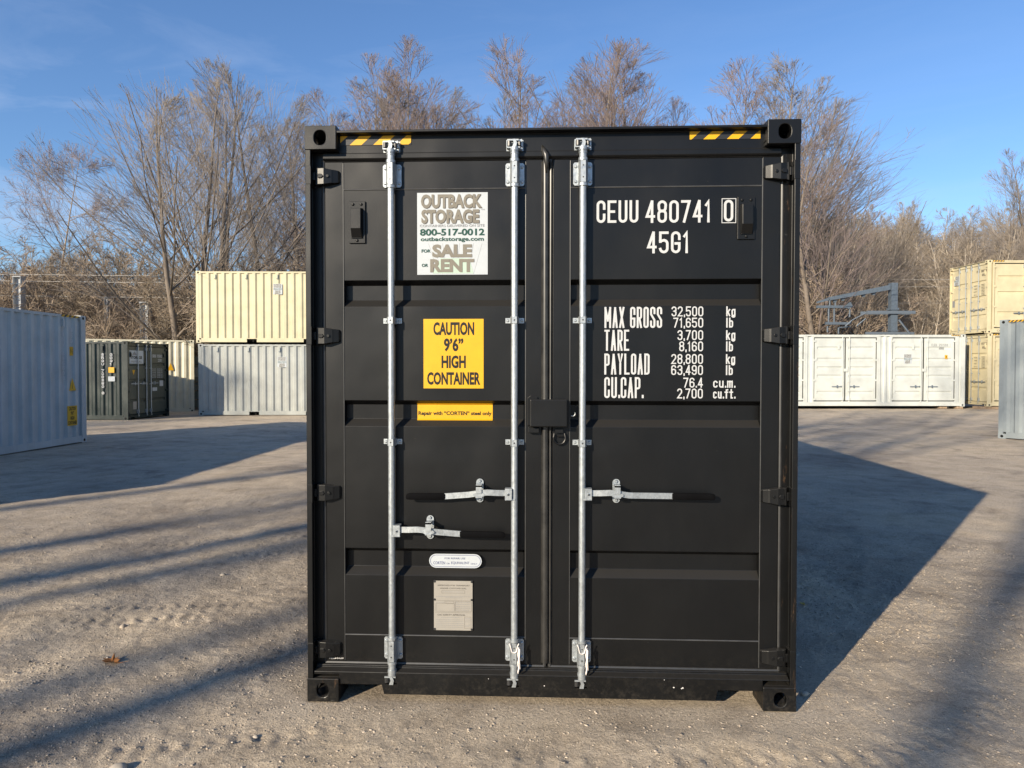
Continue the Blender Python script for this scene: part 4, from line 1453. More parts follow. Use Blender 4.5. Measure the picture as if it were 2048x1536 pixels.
def hook_j(parent, x, z, y, m, fl, fr):
    mb = MB()
    mb.box(x - 0.05, x + 0.05, y - 0.004, y, z - 0.12, z + 0.12)
    mb.box(x - 0.032, x + 0.03, y - 0.034, y - 0.004, z - 0.09, z + 0.08)
    mb.build("vent", m, parent, fl, fr)


def side_marks(parent, number, code, fl, fr, xa, xb, za, zb, sa, sb, y=0.0060, col=LETTER_WHITE):
    """upright stacked lettering near the right end of a long side"""
    mb = MB()
    vertical_stencil(mb, number, xa, za, 0.095, sa * 0.84, sa, 0.020, y)
    mb.build("lettering", col, parent, fl, fr)
    mb = MB()
    vertical_stencil(mb, code, xb, zb, 0.095, sb * 0.84, sb, 0.020, y)
    mb.build("lettering", col, parent, fl, fr)


# left blue grey, long side seen, doors beyond
lg, _, _ = container("shipping_container", 12.19, H96, (-9.33, 12.40, 0.0), R(180 + 0.9), BLUEGREY)
tag(lg, 'blue grey corrugated container in shade, yellow caution sticker low on its long side', 'container', GRP)
fl, fr = side_frame(12.19, 'left')
side_marks(lg, "CSNU 485536 2", "45G1", fl, fr, 11.36, 11.64, 2.60, 2.60, 0.107, 0.12)
hook_j(lg, 11.40, 2.70, 0.007, BLUEGREY, fl, fr)
caution_sticker(lg, 11.52, 11.86, 0.42, 0.86, 0.006, fl, fr)
mb = MB()
mb.prism([(11.585, 1.20), (11.83, 1.20), (11.70, 1.48)], 'y', 0.003, 0.006, 0)
mb.prism([(11.69, 1.24), (11.705, 1.24), (11.70, 1.40)], 'y', 0.0022, 0.0029, 1)
mb.build("warning_sticker", [YELLOW, LETTER_BLACK], lg, fl, fr)
mb = MB()
mb.box(11.62, 11.74, 0.003, 0.006, 1.98, 2.18, 0)
put_text(mb, "9 6", 11.64, 11.72, 2.02, 2.14, 0.0025, 1)
mb.build("warning_sticker", [YELLOW, LETTER_BLACK], lg, fl, fr)
hazard_tape(lg, 11.35, 11.98, 2.83, 2.876, 0.0030, 4, 1.1, fl, fr)

# dark green, door end turned to the right of the yard
gc, gl, gr = container("shipping_container", 6.06, H86, (-12.36, 19.09, 0), R(90 - 1.5), DKGREEN, bars=(0.62, 1.10, 1.36),
                       handles=((0.62, 1.20, -1, (0.15, 0.42, 0.2), 0), (1.10, 1.20, -1, (0.15, 0.42, 0.2), 0), (1.36, 1.20, 1, (0.15, 0.42, 0.2), 0)))
tag(gc, 'dark green container, doors with three bars, white lettering down its side', 'container', GRP)
for ch in (gl, gr):
    ch.data.materials[0] = OLIVE
fl, fr = side_frame(6.06, 'left')
side_marks(gc, "SRGU 703893 3", "22G1", fl, fr, 5.16, 5.45, 2.20, 2.20, 0.105, 0.105)
hook_j(gc, 5.20, 2.36, 0.007, DKGREEN, fl, fr)
mb = MB()
mb.box(5.40, 5.60, 0.003, 0.006, 1.56, 1.74, 0)
mb.build("warning_sticker", YELLOW, gc, fl, fr)
mb = MB()
mb.box(5.39, 5.62, 0.003, 0.006, 1.28, 1.44, 0)
mb.build("white_sticker", WHITE_VINYL, gc, fl, fr)
mb = MB()
YD = 0.0610
mb.box(0.20, 0.98, YD - 0.0012, YD, 1.86, 2.30, 0)
put_text(mb, "STORAGE", 0.26, 0.90, 2.02, 2.12, YD - 0.003, 1, 0.04)
put_text(mb, "RENTAL", 0.30, 0.90, 1.90, 1.96, YD - 0.003, 2, 0.02)
mb.prism([(0.33, 2.15), (0.62, 2.15), (0.47, 2.27)], 'y', YD - 0.003, YD - 0.002, 2)
mb.build("rental_sign", [WHITE_VINYL, LETTER_BLACK, GREY_PRINT], gl)
mb = MB()
mb.prism([(0.34, 1.65), (0.50, 1.65), (0.42, 1.48)], 'y', YD - 0.001, YD, 0)
mb.build("warning_sticker", YELLOW, gl)
mb = MB()
mb.box(0.37, 0.57, YD - 0.001, YD, 0.34, 0.60, 0)
mb.build("data_plate", PLATE, gl)
mb = MB()
stencil(mb, "SRGU 703893", 1.52, 2.08, 0.05, 0.11, 0.012, 0.016, YD, 0, 2.12)
stencil(mb, "22G1", 1.85, 1.94, 0.05, 0.10, 0.012, 0.016, YD, 0, 2.10)
for z in (1.66, 1.60, 1.54, 1.48, 1.42, 1.36):
    stencil(mb, "MAX", 1.50, z, 0.03, 0.045, 0.01, 0.008, YD, 0, 1.72)
    stencil(mb, "30480 kg", 1.80, z, 0.03, 0.045, 0.01, 0.008, YD, 0, 2.12)
mb.box(1.50, 1.78, YD - 0.001, YD, 0.92, 1.04, 0)
mb.box(1.94, 2.16, YD - 0.001, YD, 1.08, 1.28, 0)
mb.build("lettering", LETTER_WHITE, gr)

# pale cream end standing behind the green one
cc_a = R(28)
cc, _, _ = container("shipping_container", 6.06, H96, (0, 0, 0), R(90) + cc_a, CREAM2, doors=False)
pc = W(-12.80, 28.6)
cc.location = (pc.x, pc.y, -0.05)
tag(cc, 'pale cream corrugated container with small orange triangle, between the green and stacked containers', 'container', GRP)
fl, fr = side_frame(6.06, 'left')
mb = MB()
mb.prism([(5.10, 1.68), (5.32, 1.68), (5.20, 1.98)], 'y', 0.003, 0.006, 0)
mb.build("warning_sticker", YELLOW, cc, fl, fr)

# the two stacked at the back left
a3 = R(3.0)
for z, m, lb, dx in ((0.0, BLUEGREY2, 'pale grey container at the bottom of the left stack, under the cream one', 0.0),
                     (H86 + 0.045, CREAM, 'cream container on top of the pale grey one in the left stack', -0.07)):
    c, _, _ = container("shipping_container", 6.06, H86, (-11.28 + dx + 6.06 * math.cos(a3), 21.66 + 6.06 * math.sin(a3), z), R(90) + a3, m, pockets=True)
    tag(c, lb, 'container', GRP)
    fl, fr = side_frame(6.06, 'left')
    for x in (0.70, 1.82, 2.94):
        mb = MB()
        mb.tube([(x + 0.02, -0.004, 2.46), (x + 0.02, -0.012, 2.34), (x + 0.012, -0.014, 2.30), (x - 0.012, -0.014, 2.30), (x - 0.022, -0.012, 2.325)], 0.010, 6)
        mb.build("lashing_hook", GALV_DARK, c, fl, fr)
    sale_sign(c, 2.79 if z else 2.86, 2.13, 0.003, 0.33, fl, fr, small=True)

# long white one with two pairs of side doors
pw = W(18.22, 28.55)
aw = math.atan2(rt0.y, rt0.x) + R(0.4)
LW = 12.19
wc, _, _ = container("shipping_container", LW, H96, (pw.x, pw.y, 0.20), R(90) + aw, OFFWHITE,
                     side_doors={'left': [(0.75, 3.55, {'five': 1, 'painted': 1}), (3.75, 5.75, {'five': 1, 'painted': 1}), (6.02, 8.70, {'five': 1, 'painted': 1}), (9.18, 11.86, {'five': 1, 'painted': 1})]})
tag(wc, 'long off white container with pairs of side doors, raised on blocks', 'container', GRP)
fl, fr = side_frame(LW, 'left')
mb = MB()
stencil(mb, "YLEU", 10.83, 2.42, 0.055, 0.10, 0.02, 0.014, 0.0355, 0, 11.05)
stencil(mb, "251599 1", 11.14, 2.42, 0.055, 0.10, 0.02, 0.014, 0.0355, 0, 11.60)
stencil(mb, "4563", 11.14, 2.29, 0.055, 0.09, 0.02, 0.014, 0.0355, 0, 11.34)
mb.build("lettering", GREY_PRINT, wc, fl, fr)
mb = MB()
mb.box(11.38, 11.49, 0.032, 0.036, 1.92, 2.07)
mb.box(11.42, 11.45, 0.030, 0.0319, 1.96, 2.03, 1)
mb.build("warning_sticker", [YELLOW, LETTER_BLACK], wc, fl, fr)
sale_sign(wc, 9.72, 2.10, 0.035, 0.33, fl, fr, small=True)
hazard_tape(wc, 11.62, 11.99, 2.835, 2.872, 0.003, 4, 1.1, fl, fr)
for x in (7.05, 10.05):
    mb = MB()
    mb.box(x, x + 0.08, 0.010, 0.036, 2.28, 2.48)
    mb.build("vent", OFFWHITE, wc, fl, fr)

# beige stack at the right: door ends face the middle of the yard, side doors face the viewer
ab = math.atan2(rt0.y, rt0.x)
TIMBER = flat("weathered_timber", (0.30, 0.22, 0.15), 0.85, 0.25, 0.2)
nb = W(18.85, 28.15)
for k, (z, lb, num) in enumerate(((0.22, 'beige container at the bottom of the right stack, beside the white one', ("ETU", "40302")),
                                  (0.22 + H96 + 0.012, 'beige container on top of the right stack, four door bars showing', ("RYU", "5066210")))):
    off = 0.0 if k == 0 else -0.05
    # door-left corner (seen from outside) is the far one
    o = nb + FH * CW + rt0 * off
    hs = tuple((x, 0.98, s, (0.15, 0.42, 0.2), 0) for x, s in ((0.62, -1), (1.06, -1), (1.40, 1), (1.86, 1)))
    bc, bl, br = container("shipping_container", 12.19, H96, (o.x, o.y, z), R(-90) + ab, BEIGE, bars=(0.62, 1.06, 1.40, 1.86), handles=hs,
                           side_doors={'right': [(0.22, 2.95, {}), (3.2, 5.9, {}), (6.3, 9.0, {}), (9.2, 11.9, {})]})
    tag(bc, lb, 'container', GRP)
    mb = MB()
    stencil(mb, num[0], 1.68, 2.46, 0.05, 0.10, 0.015, 0.016, YD, 0, 1.86)
    stencil(mb, num[1], 1.95, 2.46, 0.05, 0.10, 0.015, 0.016, YD, 0, 2.30)
    stencil(mb, "45G2", 2.00, 2.30, 0.05, 0.10, 0.015, 0.016, YD, 0, 2.22)
    for z_, s_ in ((1.92, "MAX"), (1.80, "TARE"), (1.68, "NET"), (1.56, "CU")):
        stencil(mb, s_, 1.52, z_, 0.03, 0.055, 0.01, 0.010, YD, 0, 1.70)
        stencil(mb, "32500", 1.98, z_ + 0.03, 0.03, 0.04, 0.01, 0.008, YD, 0, 2.18)
        stencil(mb, "71650", 1.98, z_ - 0.03, 0.03, 0.04, 0.01, 0.008, YD, 0, 2.18)
    mb.build("lettering", TAUPE_DARK, br)
    fr_ = side_frame(12.19, 'right')
    hazard_tape(bc, 0.20, 0.66, 2.825, 2.872, 0.0030, 4, 1.1, fr_[0], fr_[1])
    if k == 1:
        sale_sign(bl, 0.22, 2.50, 0.060, 0.34, small=True)
        mb = MB()
        mb.box(0.12, 0.28, YD - 0.002, YD, 1.20, 1.48)
        mb.build("data_plate", GREY_PRINT, bl)
        mb = MB()
        put_text(mb, "OUTBACK", 0.40, 1.10, 0.06, 0.14, 0.004, 0, 0.0)
        mb.build("lettering", TAUPE_DARK, bc, fr_[0], fr_[1])

# timber blocks under the right-hand ones
bi = 0
for lat, dep, wd, lb in ((17.4, 28.75, 0.34, 'timber block under the corner of the white container'),
                         (18.05, 28.7, 0.26, 'short timber block at the very end of the white container'),
                         (19.1, 28.35, 0.9, 'timber block under the near corner of the beige stack'),
                         (20.3, 28.3, 0.6, 'timber block under the long side of the beige stack'),
                         (9.0, 28.7, 0.4, 'timber block under the middle of the white container')):
    p = W(lat, dep)
    mb = MB()
    mb.prism([(-wd / 2, 0.0), (wd / 2, 0.0), (wd / 2 - 0.01, 0.09 if dep > 28.6 else 0.11), (-wd / 2 + 0.015, 0.09 if dep > 28.6 else 0.11)], 'y', -0.12, 0.4)
    o = mb.build("timber_block", TIMBER, None, (p.x, p.y, 0.105), ab, bevel=0.006)
    tag(o, lb, 'block', 'timber blocks under the containers')

# grey one close by on the right, running towards the viewer
p = W(11.93, 17.4)
tilt = R(29.3)
d_ = Vector((math.sin(tilt), -math.cos(tilt), 0))
LR = 6.06
o = p + d_ * LR
rc, _, _ = container("shipping_container", LR, H96, (o.x, o.y, 0), tilt, PALEGREY, doors=False)
tag(rc, 'pale grey corrugated container cut off by the right edge, hazard stripes on its top corner', 'container', GRP)
fl, fr = side_frame(LR, 'left')
hazard_tape(rc, 0.20, 0.55, 2.83, 2.876, 0.0030, 4, 1.1, fl, fr)
hook_j(rc, 0.62, 2.52, 0.007, PALEGREY, fl, fr)


# ------------------------------------------------------------------ trees
def rot_dirs(d, ang, az):
    """turn unit vectors D by ANG away from themselves, about azimuth AZ"""
    ref = np.where(np.abs(d[:, 2:3]) < 0.9, np.array([[0, 0, 1.0]]), np.array([[1.0, 0, 0]]))
    a = np.cross(d, ref)
    a /= np.linalg.norm(a, axis=1, keepdims=True)
    b = np.cross(d, a)
    s = a * np.cos(az)[:, None] + b * np.sin(az)[:, None]
    return d * np.cos(ang)[:, None] + s * np.sin(ang)[:, None]


def grow(g, start, dirs, length, r0, r1, k, wander, trop, sag=0.0):
    n = len(start)
    P = np.zeros((n, k + 1, 3))
    D = dirs.copy()
    P[:, 0] = start
    for i in range(k):
        D = D + g.normal(0, wander, (n, 3)) + np.array([0, 0, trop - sag * i])
        D /= np.linalg.norm(D, axis=1, keepdims=True)
        P[:, i + 1] = P[:, i] + D * (length / k)[:, None]
    t = np.linspace(0, 1, k + 1)[None]
    Rr = r0[:, None] * (1 - t) + r1[:, None] * t
    return P, Rr


def tubes(P, Rr, sides):
    n, k1, _ = P.shape
    T = np.gradient(P, axis=1)
    T /= np.maximum(np.linalg.norm(T, axis=2, keepdims=True), 1e-9)
    ref = np.where(np.abs(T[:, :1, 2:3]) < 0.85, np.array([0, 0, 1.0]), np.array([1.0, 0, 0]))
    A = np.cross(T, np.broadcast_to(ref, T.shape))
    A /= np.maximum(np.linalg.norm(A, axis=2, keepdims=True), 1e-9)
    B = np.cross(T, A)
    ang = 2 * np.pi * np.arange(sides) / sides
    V = P[:, :, None] + Rr[:, :, None, None] * (A[:, :, None] * np.cos(ang)[None, None, :, None] + B[:, :, None] * np.sin(ang)[None, None, :, None])
    V = V.reshape(-1, 3)
    bi = (np.arange(n) * k1 * sides)[:, None, None]
    i = np.arange(k1 - 1)[None, :, None] * sides
    s = np.arange(sides)[None, None]
    s2 = (s + 1) % sides
    F = np.stack(np.broadcast_arrays(bi + i + s, bi + i + s2, bi + i + sides + s2, bi + i + sides + s), -1).reshape(-1, 4)
    return V, F


def tree_arrays(seed, H, spec):
    """spec: stems=(count, splay, radius), levels=[(children, t0, t1, length ratio, angle, angle spread, segments, wander, tropism)]"""
    g = np.random.default_rng(seed)
    ns, splay, rad = spec['stems']
    st = np.zeros((ns, 3))
    st[:, :2] = g.normal(0, 0.25 if ns > 1 else 0, (ns, 2))
    az = np.linspace(0, 2 * np.pi, ns, endpoint=False) + g.uniform(0, 6, 1)
    up_ = np.tile([[0, 0, 1.0]], (ns, 1))
    D = rot_dirs(up_, np.full(ns, splay) * g.uniform(0.5, 1.3, ns), az)
    if 'lean' in spec:
        D = D + np.array(spec['lean'])
        D /= np.linalg.norm(D, axis=1, keepdims=True)
    ln = H * g.uniform(0.85, 1.0, ns) if ns > 1 else np.full(ns, float(H))
    P, Rr = grow(g, st, D, ln, np.full(ns, rad), np.full(ns, rad * 0.05), 14, spec.get('w0', 0.035), spec.get('trop0', 0.02))
    trunk = [tubes(P, Rr, 8)]
    crown = []
    L = ln
    for li, (c, t0, t1, lr, an, asp, k, wd, tr) in enumerate(spec['levels']):
        n, k1, _ = P.shape
        t = t0 + (t1 - t0) * ((np.tile(np.arange(c), n) + g.uniform(0, 1, n * c)) / c) ** (1.0 if li == 0 else 1.25)
        pi = np.repeat(np.arange(n), c)
        f = t * (k1 - 1)
        i0 = np.minimum(f.astype(int), k1 - 2)
        fr_ = (f - i0)[:, None]
        s = P[pi, i0] * (1 - fr_) + P[pi, i0 + 1] * fr_
        d = P[pi, i0 + 1] - P[pi, i0]
        d /= np.linalg.norm(d, axis=1, keepdims=True)
        pr = Rr[pi, i0] * (1 - fr_[:, 0]) + Rr[pi, i0 + 1] * fr_[:, 0]
        ang = R(1) * (an + g.normal(0, asp, n * c))
        az = g.uniform(0, 6.283, n * c)
        d2 = rot_dirs(d, ang, az)
        ln2 = L[pi] * ((1 - t) * lr + (spec.get('lm0', spec.get('lm', 0.06)) if li == 0 else spec.get('lm', 0.06))) * g.uniform(0.7, 1.12, n * c)
        r0 = np.maximum(pr * spec.get('rr', 0.5), spec.get('rmin', 0.006))
        rm = spec.get('rmin', 0.006)
        P, Rr = grow(g, s, d2, ln2, r0, np.maximum(r0 * 0.25, rm * 0.55), k, wd, tr)
        L = ln2
        V, F = tubes(P, Rr, 6 if li == 0 else 3)
        (trunk if li == 0 else crown).append((V, F))

    def join(parts):
        vs, fs, n = [], [], 0
        for v, f in parts:
            vs.append(v)
            fs.append(f + n)
            n += len(v)
        return np.concatenate(vs), np.concatenate(fs)
    return join(trunk), join(crown)


def bark(name, a, b, rough=0.85):
    m, nt, p = base(name)
    c = ramp(nt, noise(nt, 1.1, 6, 0.7), [(0.3, a), (0.7, b)])
    nt.links.new(c, p.inputs['Base Color'])
    p.inputs['Roughness'].default_value = rough
    p.inputs['Specular IOR Level'].default_value = 0.2
    nt.links.new(bump(nt, noise(nt, 9, 5, 0.7, stretched(nt, (3, 3, 0.5))), 0.6, 0.02), p.inputs['Normal'])
    return m


BARK = bark("grey_brown_bark", (0.11, 0.09, 0.072), (0.24, 0.20, 0.165))
TWIG_GREY = bark("grey_twigs", (0.19, 0.165, 0.145), (0.33, 0.29, 0.255))
TWIG_RED = bark("reddish_twigs", (0.21, 0.165, 0.155), (0.34, 0.275, 0.255))
TWIG_TAN = bark("tan_twigs", (0.19, 0.155, 0.12), (0.36, 0.30, 0.23))
PALE_BARK = bark("pale_bark", (0.34, 0.29, 0.23), (0.50, 0.44, 0.36))
VINE = bark("straw_brown_vines", (0.25, 0.195, 0.15), (0.41, 0.33, 0.25))

_protos = {}


def proto(key, seed, H, spec, tm, cm):
    if key not in _protos:
        (tv, tf), (cv, cf) = tree_arrays(seed, H, spec)
        _protos[key] = (np_mesh("trunk", tv, tf, tm, smooth=True), np_mesh("crown", cv, cf, cm), (tv, tf, cv, cf))
    return _protos[key]


def plant_tree(key, loc, rz, sc, label, group, name="bare_tree", cat="tree", sz=None):
    t, c, _ = _protos[key]
    root = empty(name, loc, rz)
    root.scale = (sc, sc, sz or sc)
    for nm, me in (("trunk", t), ("crown", c)):
        o = bpy.data.objects.new(nm, me)
        COL.objects.link(o)
        o.parent = root
    tag(root, label, cat, group)
    return root


UPRIGHT = dict(stems=(1, 0.02, 0.17), rmin=0.0066, trop0=0.03, w0=0.035, rr=0.45, lm=0.045, lm0=0.10, levels=[
    (28, 0.14, 0.985, 0.50, 38, 8, 10, 0.04, 0.085), (7, 0.10, 0.88, 0.85, 24, 7, 6, 0.05, 0.05), (5, 0.10, 0.88, 0.92, 24, 9, 5, 0.06, 0.03), (3, 0.15, 0.88, 0.95, 24, 9, 2, 0.08, 0.02)])
SPREAD = dict(stems=(2, 0.07, 0.150), rmin=0.0060, trop0=0.02, w0=0.030, rr=0.42, lm=0.055, levels=[
    (14, 0.13, 0.98, 0.74, 54, 8, 14, 0.024, 0.050), (7, 0.08, 0.88, 0.88, 24, 6, 8, 0.035, 0.035), (5, 0.08, 0.88, 0.92, 22, 7, 5, 0.05, 0.03), (3, 0.1, 0.88, 0.92, 22, 8, 2, 0.07, 0.02)])
UMBRELLA = dict(stems=(1, 0.03, 0.12), rmin=0.0065, lean=(0.12, 0, 0), lm=0.12, levels=[
    (13, 0.50, 0.95, 0.62, 62, 10, 9, 0.06, 0.03), (10, 0.15, 0.95, 0.7, 34, 10, 6, 0.09, 0.02), (8, 0.1, 0.95, 0.75, 34, 12, 3, 0.12, 0.0), (3, 0.15, 0.9, 0.8, 34, 10, 2, 0.1, 0.0)])
TALL = dict(stems=(1, 0.02, 0.25), rmin=0.010, trop0=0.03, w0=0.02, lm=0.05, levels=[
    (12, 0.56, 0.94, 0.60, 40, 8, 6, 0.06, 0.06), (6, 0.2, 0.93, 0.7, 32, 9, 4, 0.08, 0.04), (4, 0.2, 0.93, 0.7, 32, 12, 3, 0.10, 0.0)])
BRUSH = dict(stems=(9, 0.55, 0.045), rmin=0.0075, w0=0.09, trop0=-0.02, lm=0.10, levels=[
    (12, 0.08, 0.95, 0.6, 40, 16, 6, 0.11, -0.01), (9, 0.1, 0.95, 0.7, 40, 18, 4, 0.14, -0.02), (6, 0.1, 0.95, 0.8, 40, 18, 3, 0.16, -0.02)])
HILLTREE = dict(stems=(1, 0.08, 0.16), rmin=0.009, w0=0.05, lm=0.06, levels=[
    (16, 0.25, 0.95, 0.62, 46, 12, 7, 0.07, 0.06), (10, 0.12, 0.95, 0.75, 34, 12, 4, 0.09, 0.03), (7, 0.1, 0.95, 0.8, 32, 14, 2, 0.10, 0.02)])
proto('spread1', 11, 14.0, SPREAD, BARK, TWIG_GREY)
proto('spread2', 12, 14.0, SPREAD, BARK, TWIG_GREY)
proto('upright1', 21, 18.0, UPRIGHT, BARK, TWIG_RED)
proto('upright2', 22, 18.0, UPRIGHT, BARK, TWIG_RED)
proto('upright3', 23, 18.0, UPRIGHT, BARK, TWIG_GREY)
proto('tall1', 71, 21.0, TALL, BARK, TWIG_GREY)
proto('tall2', 72, 21.0, TALL, BARK, TWIG_GREY)
proto('umbrella', 31, 13.0, UMBRELLA, VINE, TWIG_RED)
proto('brush1', 41, 5.0, BRUSH, VINE, VINE)
proto('brush2', 42, 5.0, BRUSH, TWIG_TAN, TWIG_TAN)
proto('hill1', 51, 11.0, HILLTREE, PALE_BARK, TWIG_TAN)
proto('hill2', 52, 11.0, HILLTREE, PALE_BARK, TWIG_TAN)
proto('hill3', 53, 11.0, HILLTREE, BARK, TWIG_GREY)


def at(px, dep, z=None):
    """ground point on the view line that crosses the frame at px (of 2048), DEP metres out"""
    p = W((px - 1024) / FPX * dep, dep)
    return (p.x, p.y, float(land(p.x, p.y)) - 0.05 if z is None else z)


def hgt(py, dep):
    return (738.5 - py) / FPX * dep + CAM_LOC.z


TG = 'bare winter trees behind the yard'
# (key, px, depth, top row, own height, label, dz)
for key, px, dep, top, H, rz, lb, nm in (
    ('umbrella', 72, 40, 262, 13.0, 0.3, 'small leaning bare tree with a flat reddish crown above the blue grey container', 'bare_tree'),
    ('spread1', 392, 31, 112, 14.0, 2.0, 'wide bare tree whose trunk rises just beside the stacked containers', 'bare_tree'),
    ('spread2', 440, 34, 96, 14.0, 0.4, 'tallest bare grey tree right behind the cream container', 'bare_tree'),
    ('spread1', 545, 37, 150, 14.0, 4.2, 'bare grey tree leaning behind the right end of the cream container', 'bare_tree'),
    ('upright3', 600, 42, 185, 14.0, 3.0, 'bare grey tree closest to the left side of the black container', 'bare_tree'),
    ('upright1', 735, 46, 104, 18.0, 0.0, 'reddish bare tree above the left hazard tape of the black container', 'bare_tree'),
    ('upright2', 668, 48, 168, 18.0, 1.1, 'lower reddish bare tree above the left corner of the black container', 'bare_tree'),
    ('upright2', 862, 46, 98, 18.0, 2.6, 'reddish bare tree above the white sale sign of the black container', 'bare_tree'),
    ('upright3', 812, 50, 150, 18.0, 4.6, 'thin bare tree between the two reddish ones above the left door', 'bare_tree'),
    ('upright1', 1038, 47, 108, 18.0, 3.4, 'reddish bare tree above the second locking bar', 'bare_tree'),
    ('upright3', 990, 50, 175, 18.0, 1.9, 'low bare tree just right of the gap of open sky', 'bare_tree'),
    ('upright2', 1180, 46, 84, 18.0, 5.0, 'slim bare tree above the third locking bar', 'bare_tree'),
    ('upright1', 1285, 46, 80, 18.0, 1.2, 'tallest reddish bare tree above the right door', 'bare_tree'),
    ('upright3', 1120, 50, 160, 18.0, 0.9, 'bare tree filling in behind the slim one above the right door', 'bare_tree'),
    ('upright2', 1385, 52, 205, 18.0, 2.2, 'low bare tree above the right end of the right door', 'bare_tree'),
    ('upright3', 925, 52, 165, 18.0, 3.3, 'thin bare tree at the right end of the reddish pair above the left door', 'bare_tree'),
    ('upright1', 1235, 51, 130, 18.0, 2.9, 'bare tree between the slim one and the tallest reddish one', 'bare_tree'),
    ('upright3', 1500, 53, 165, 18.0, 0.4, 'thin bare tree behind the right hazard tape of the black container', 'bare_tree'),
    ('upright2', 770, 53, 150, 18.0, 5.6, 'bare tree between the two tallest crowns above the left door', 'bare_tree'),
    ('upright1', 1450, 50, 145, 18.0, 4.0, 'bare tree above the right hazard tape of the black container', 'bare_tree'),
    ('upright3', 1555, 50, 128, 18.0, 5.5, 'bare tree rising behind the right top corner of the black container', 'bare_tree'),
    ('upright2', 1640, 40, 245, 18.0, 3.0, 'dense reddish bare tree standing immediately right of the black container', 'bare_tree'),
    ('spread2', 1655, 44, 300, 14.0, 1.4, 'spreading bare tree with dark drooping limbs beyond the white container', 'bare_tree'),
    ('spread1', 2075, 52, 300, 14.0, 3.7, 'bare tree at the right edge rising above the wooded hill', 'bare_tree'),
    ('spread2', 2010, 66, 352, 14.0, 5.2, 'smaller bare tree next to the right edge on the hill crest', 'bare_tree'),
):
    x, y, z = at(px, dep)
    s = (hgt(top, dep) - z) / _protos[key][2][2][:, 2].max()
    sx = s * (1.55 if key.startswith('upr') else 0.72 if key == 'umbrella' else 1.05)
    r_ = plant_tree(key, (x, y, z), rz, sx, lb, TG, nm, sz=s)

# brush and young trees one can tell apart on the left, between yard and railway
g = np.random.default_rng(77)
BG = 'tangled brush along the yard edge'
for i, (px, dep, top, key, lb) in enumerate((
    (20, 33, 470, 'brush1', 'tangled brown brush at the left edge behind the blue grey container'),
    (95, 34, 440, 'brush1', 'straw coloured vine mound wrapped round the small leaning tree'),
    (165, 36, 480, 'brush2', 'thin brush right of the vine mound'),
    (255, 36, 490, 'brush2', 'brush arching over behind the dark green container'),
    (330, 33, 480, 'brush1', 'reddish brush just left of the wide bare tree'),
    (300, 40, 455, 'brush2', 'tall brush behind the concrete pole beside the wide bare tree'),
    (470, 33, 500, 'brush2', 'low brush behind the cream container'),
    (560, 34, 480, 'brush1', 'brush between the cream container and the black container'),
    (1575, 43, 500, 'brush1', 'dense brush right beside the black container behind the white one'),
)):
    x, y, z = at(px, dep)
    s = (hgt(top, dep) - z) / 4.6
    plant_tree(key, (x, y, z), i * 1.3, s * 0.9, lb, BG, "brush", "brush", sz=s)

# trees that stand apart on the wooded slope
HG = 'pale trunked trees on the wooded slope'
for i in range(26):
    px = 1590 + i * 19 + g.uniform(-8, 8)
    dep = g.uniform(48, 74)
    x, y, z = at(px, dep)
    s = g.uniform(0.7, 1.0)
    plant_tree(('hill1', 'hill2', 'hill3')[i % 3], (x, y, z), g.uniform(0, 6.28), s, 'bare tree on the wooded slope behind the white and beige containers', HG)
for i in range(22):
    px = -30 + i * 31 + g.uniform(-8, 8)
    dep = g.uniform(46, 66)
    x, y, z = at(px, dep)
    s = g.uniform(0.75, 1.05)
    plant_tree(('hill1', 'hill2', 'hill3')[i % 3], (x, y, z), g.uniform(0, 6.28), s, 'bare tree in the woods beyond the left containers and poles', 'trees of the woods beyond the left containers')


def woods(name, spots, keys, mats, label, cat):
    vs, fs, ms, n = [], [], [], 0
    for (x, y, z, s, sz, a, k) in spots:
        tv, tf, cv, cf = _protos[keys[k]][2]
        ca, sa = math.cos(a), math.sin(a)
        ms.append(np.repeat([1, 0], [len(tf), len(cf)]))
        for v, f in ((tv, tf), (cv, cf)):
            w_ = np.stack([(v[:, 0] * ca - v[:, 1] * sa) * s + x, (v[:, 0] * sa + v[:, 1] * ca) * s + y, v[:, 2] * sz + z], -1).astype(np.float32)
            vs.append(w_)
            fs.append(f + n)
            n += len(v)
    o = bpy.data.objects.new(name, np_mesh(name, np.concatenate(vs), np.concatenate(fs), mats, midx=np.concatenate(ms)))
    COL.objects.link(o)
    tag(o, label, cat, kind='stuff')


LOW = dict(HILLTREE, rmin=0.012, levels=[(15, 0.12, 0.95, 0.65, 46, 14, 5, 0.08, 0.06), (9, 0.1, 0.95, 0.75, 34, 14, 3, 0.10, 0.03), (6, 0.1, 0.95, 0.8, 34, 14, 2, 0.12, 0.02)])
LOWB = dict(BRUSH, rmin=0.011, stems=(6, 0.5, 0.05), levels=[(9, 0.05, 0.95, 0.7, 42, 18, 4, 0.14, 0.0), (7, 0.1, 0.95, 0.7, 42, 18, 3, 0.16, 0.0), (3, 0.1, 0.95, 0.8, 44, 18, 2, 0.18, 0.0)])
proto('low1', 61, 10.0, LOW, PALE_BARK, TWIG_TAN)
proto('low2', 62, 10.0, LOW, PALE_BARK, TWIG_TAN)
proto('lowb1', 63, 4.0, LOWB, VINE, VINE)
proto('lowb2', 64, 4.0, LOWB, VINE, VINE)

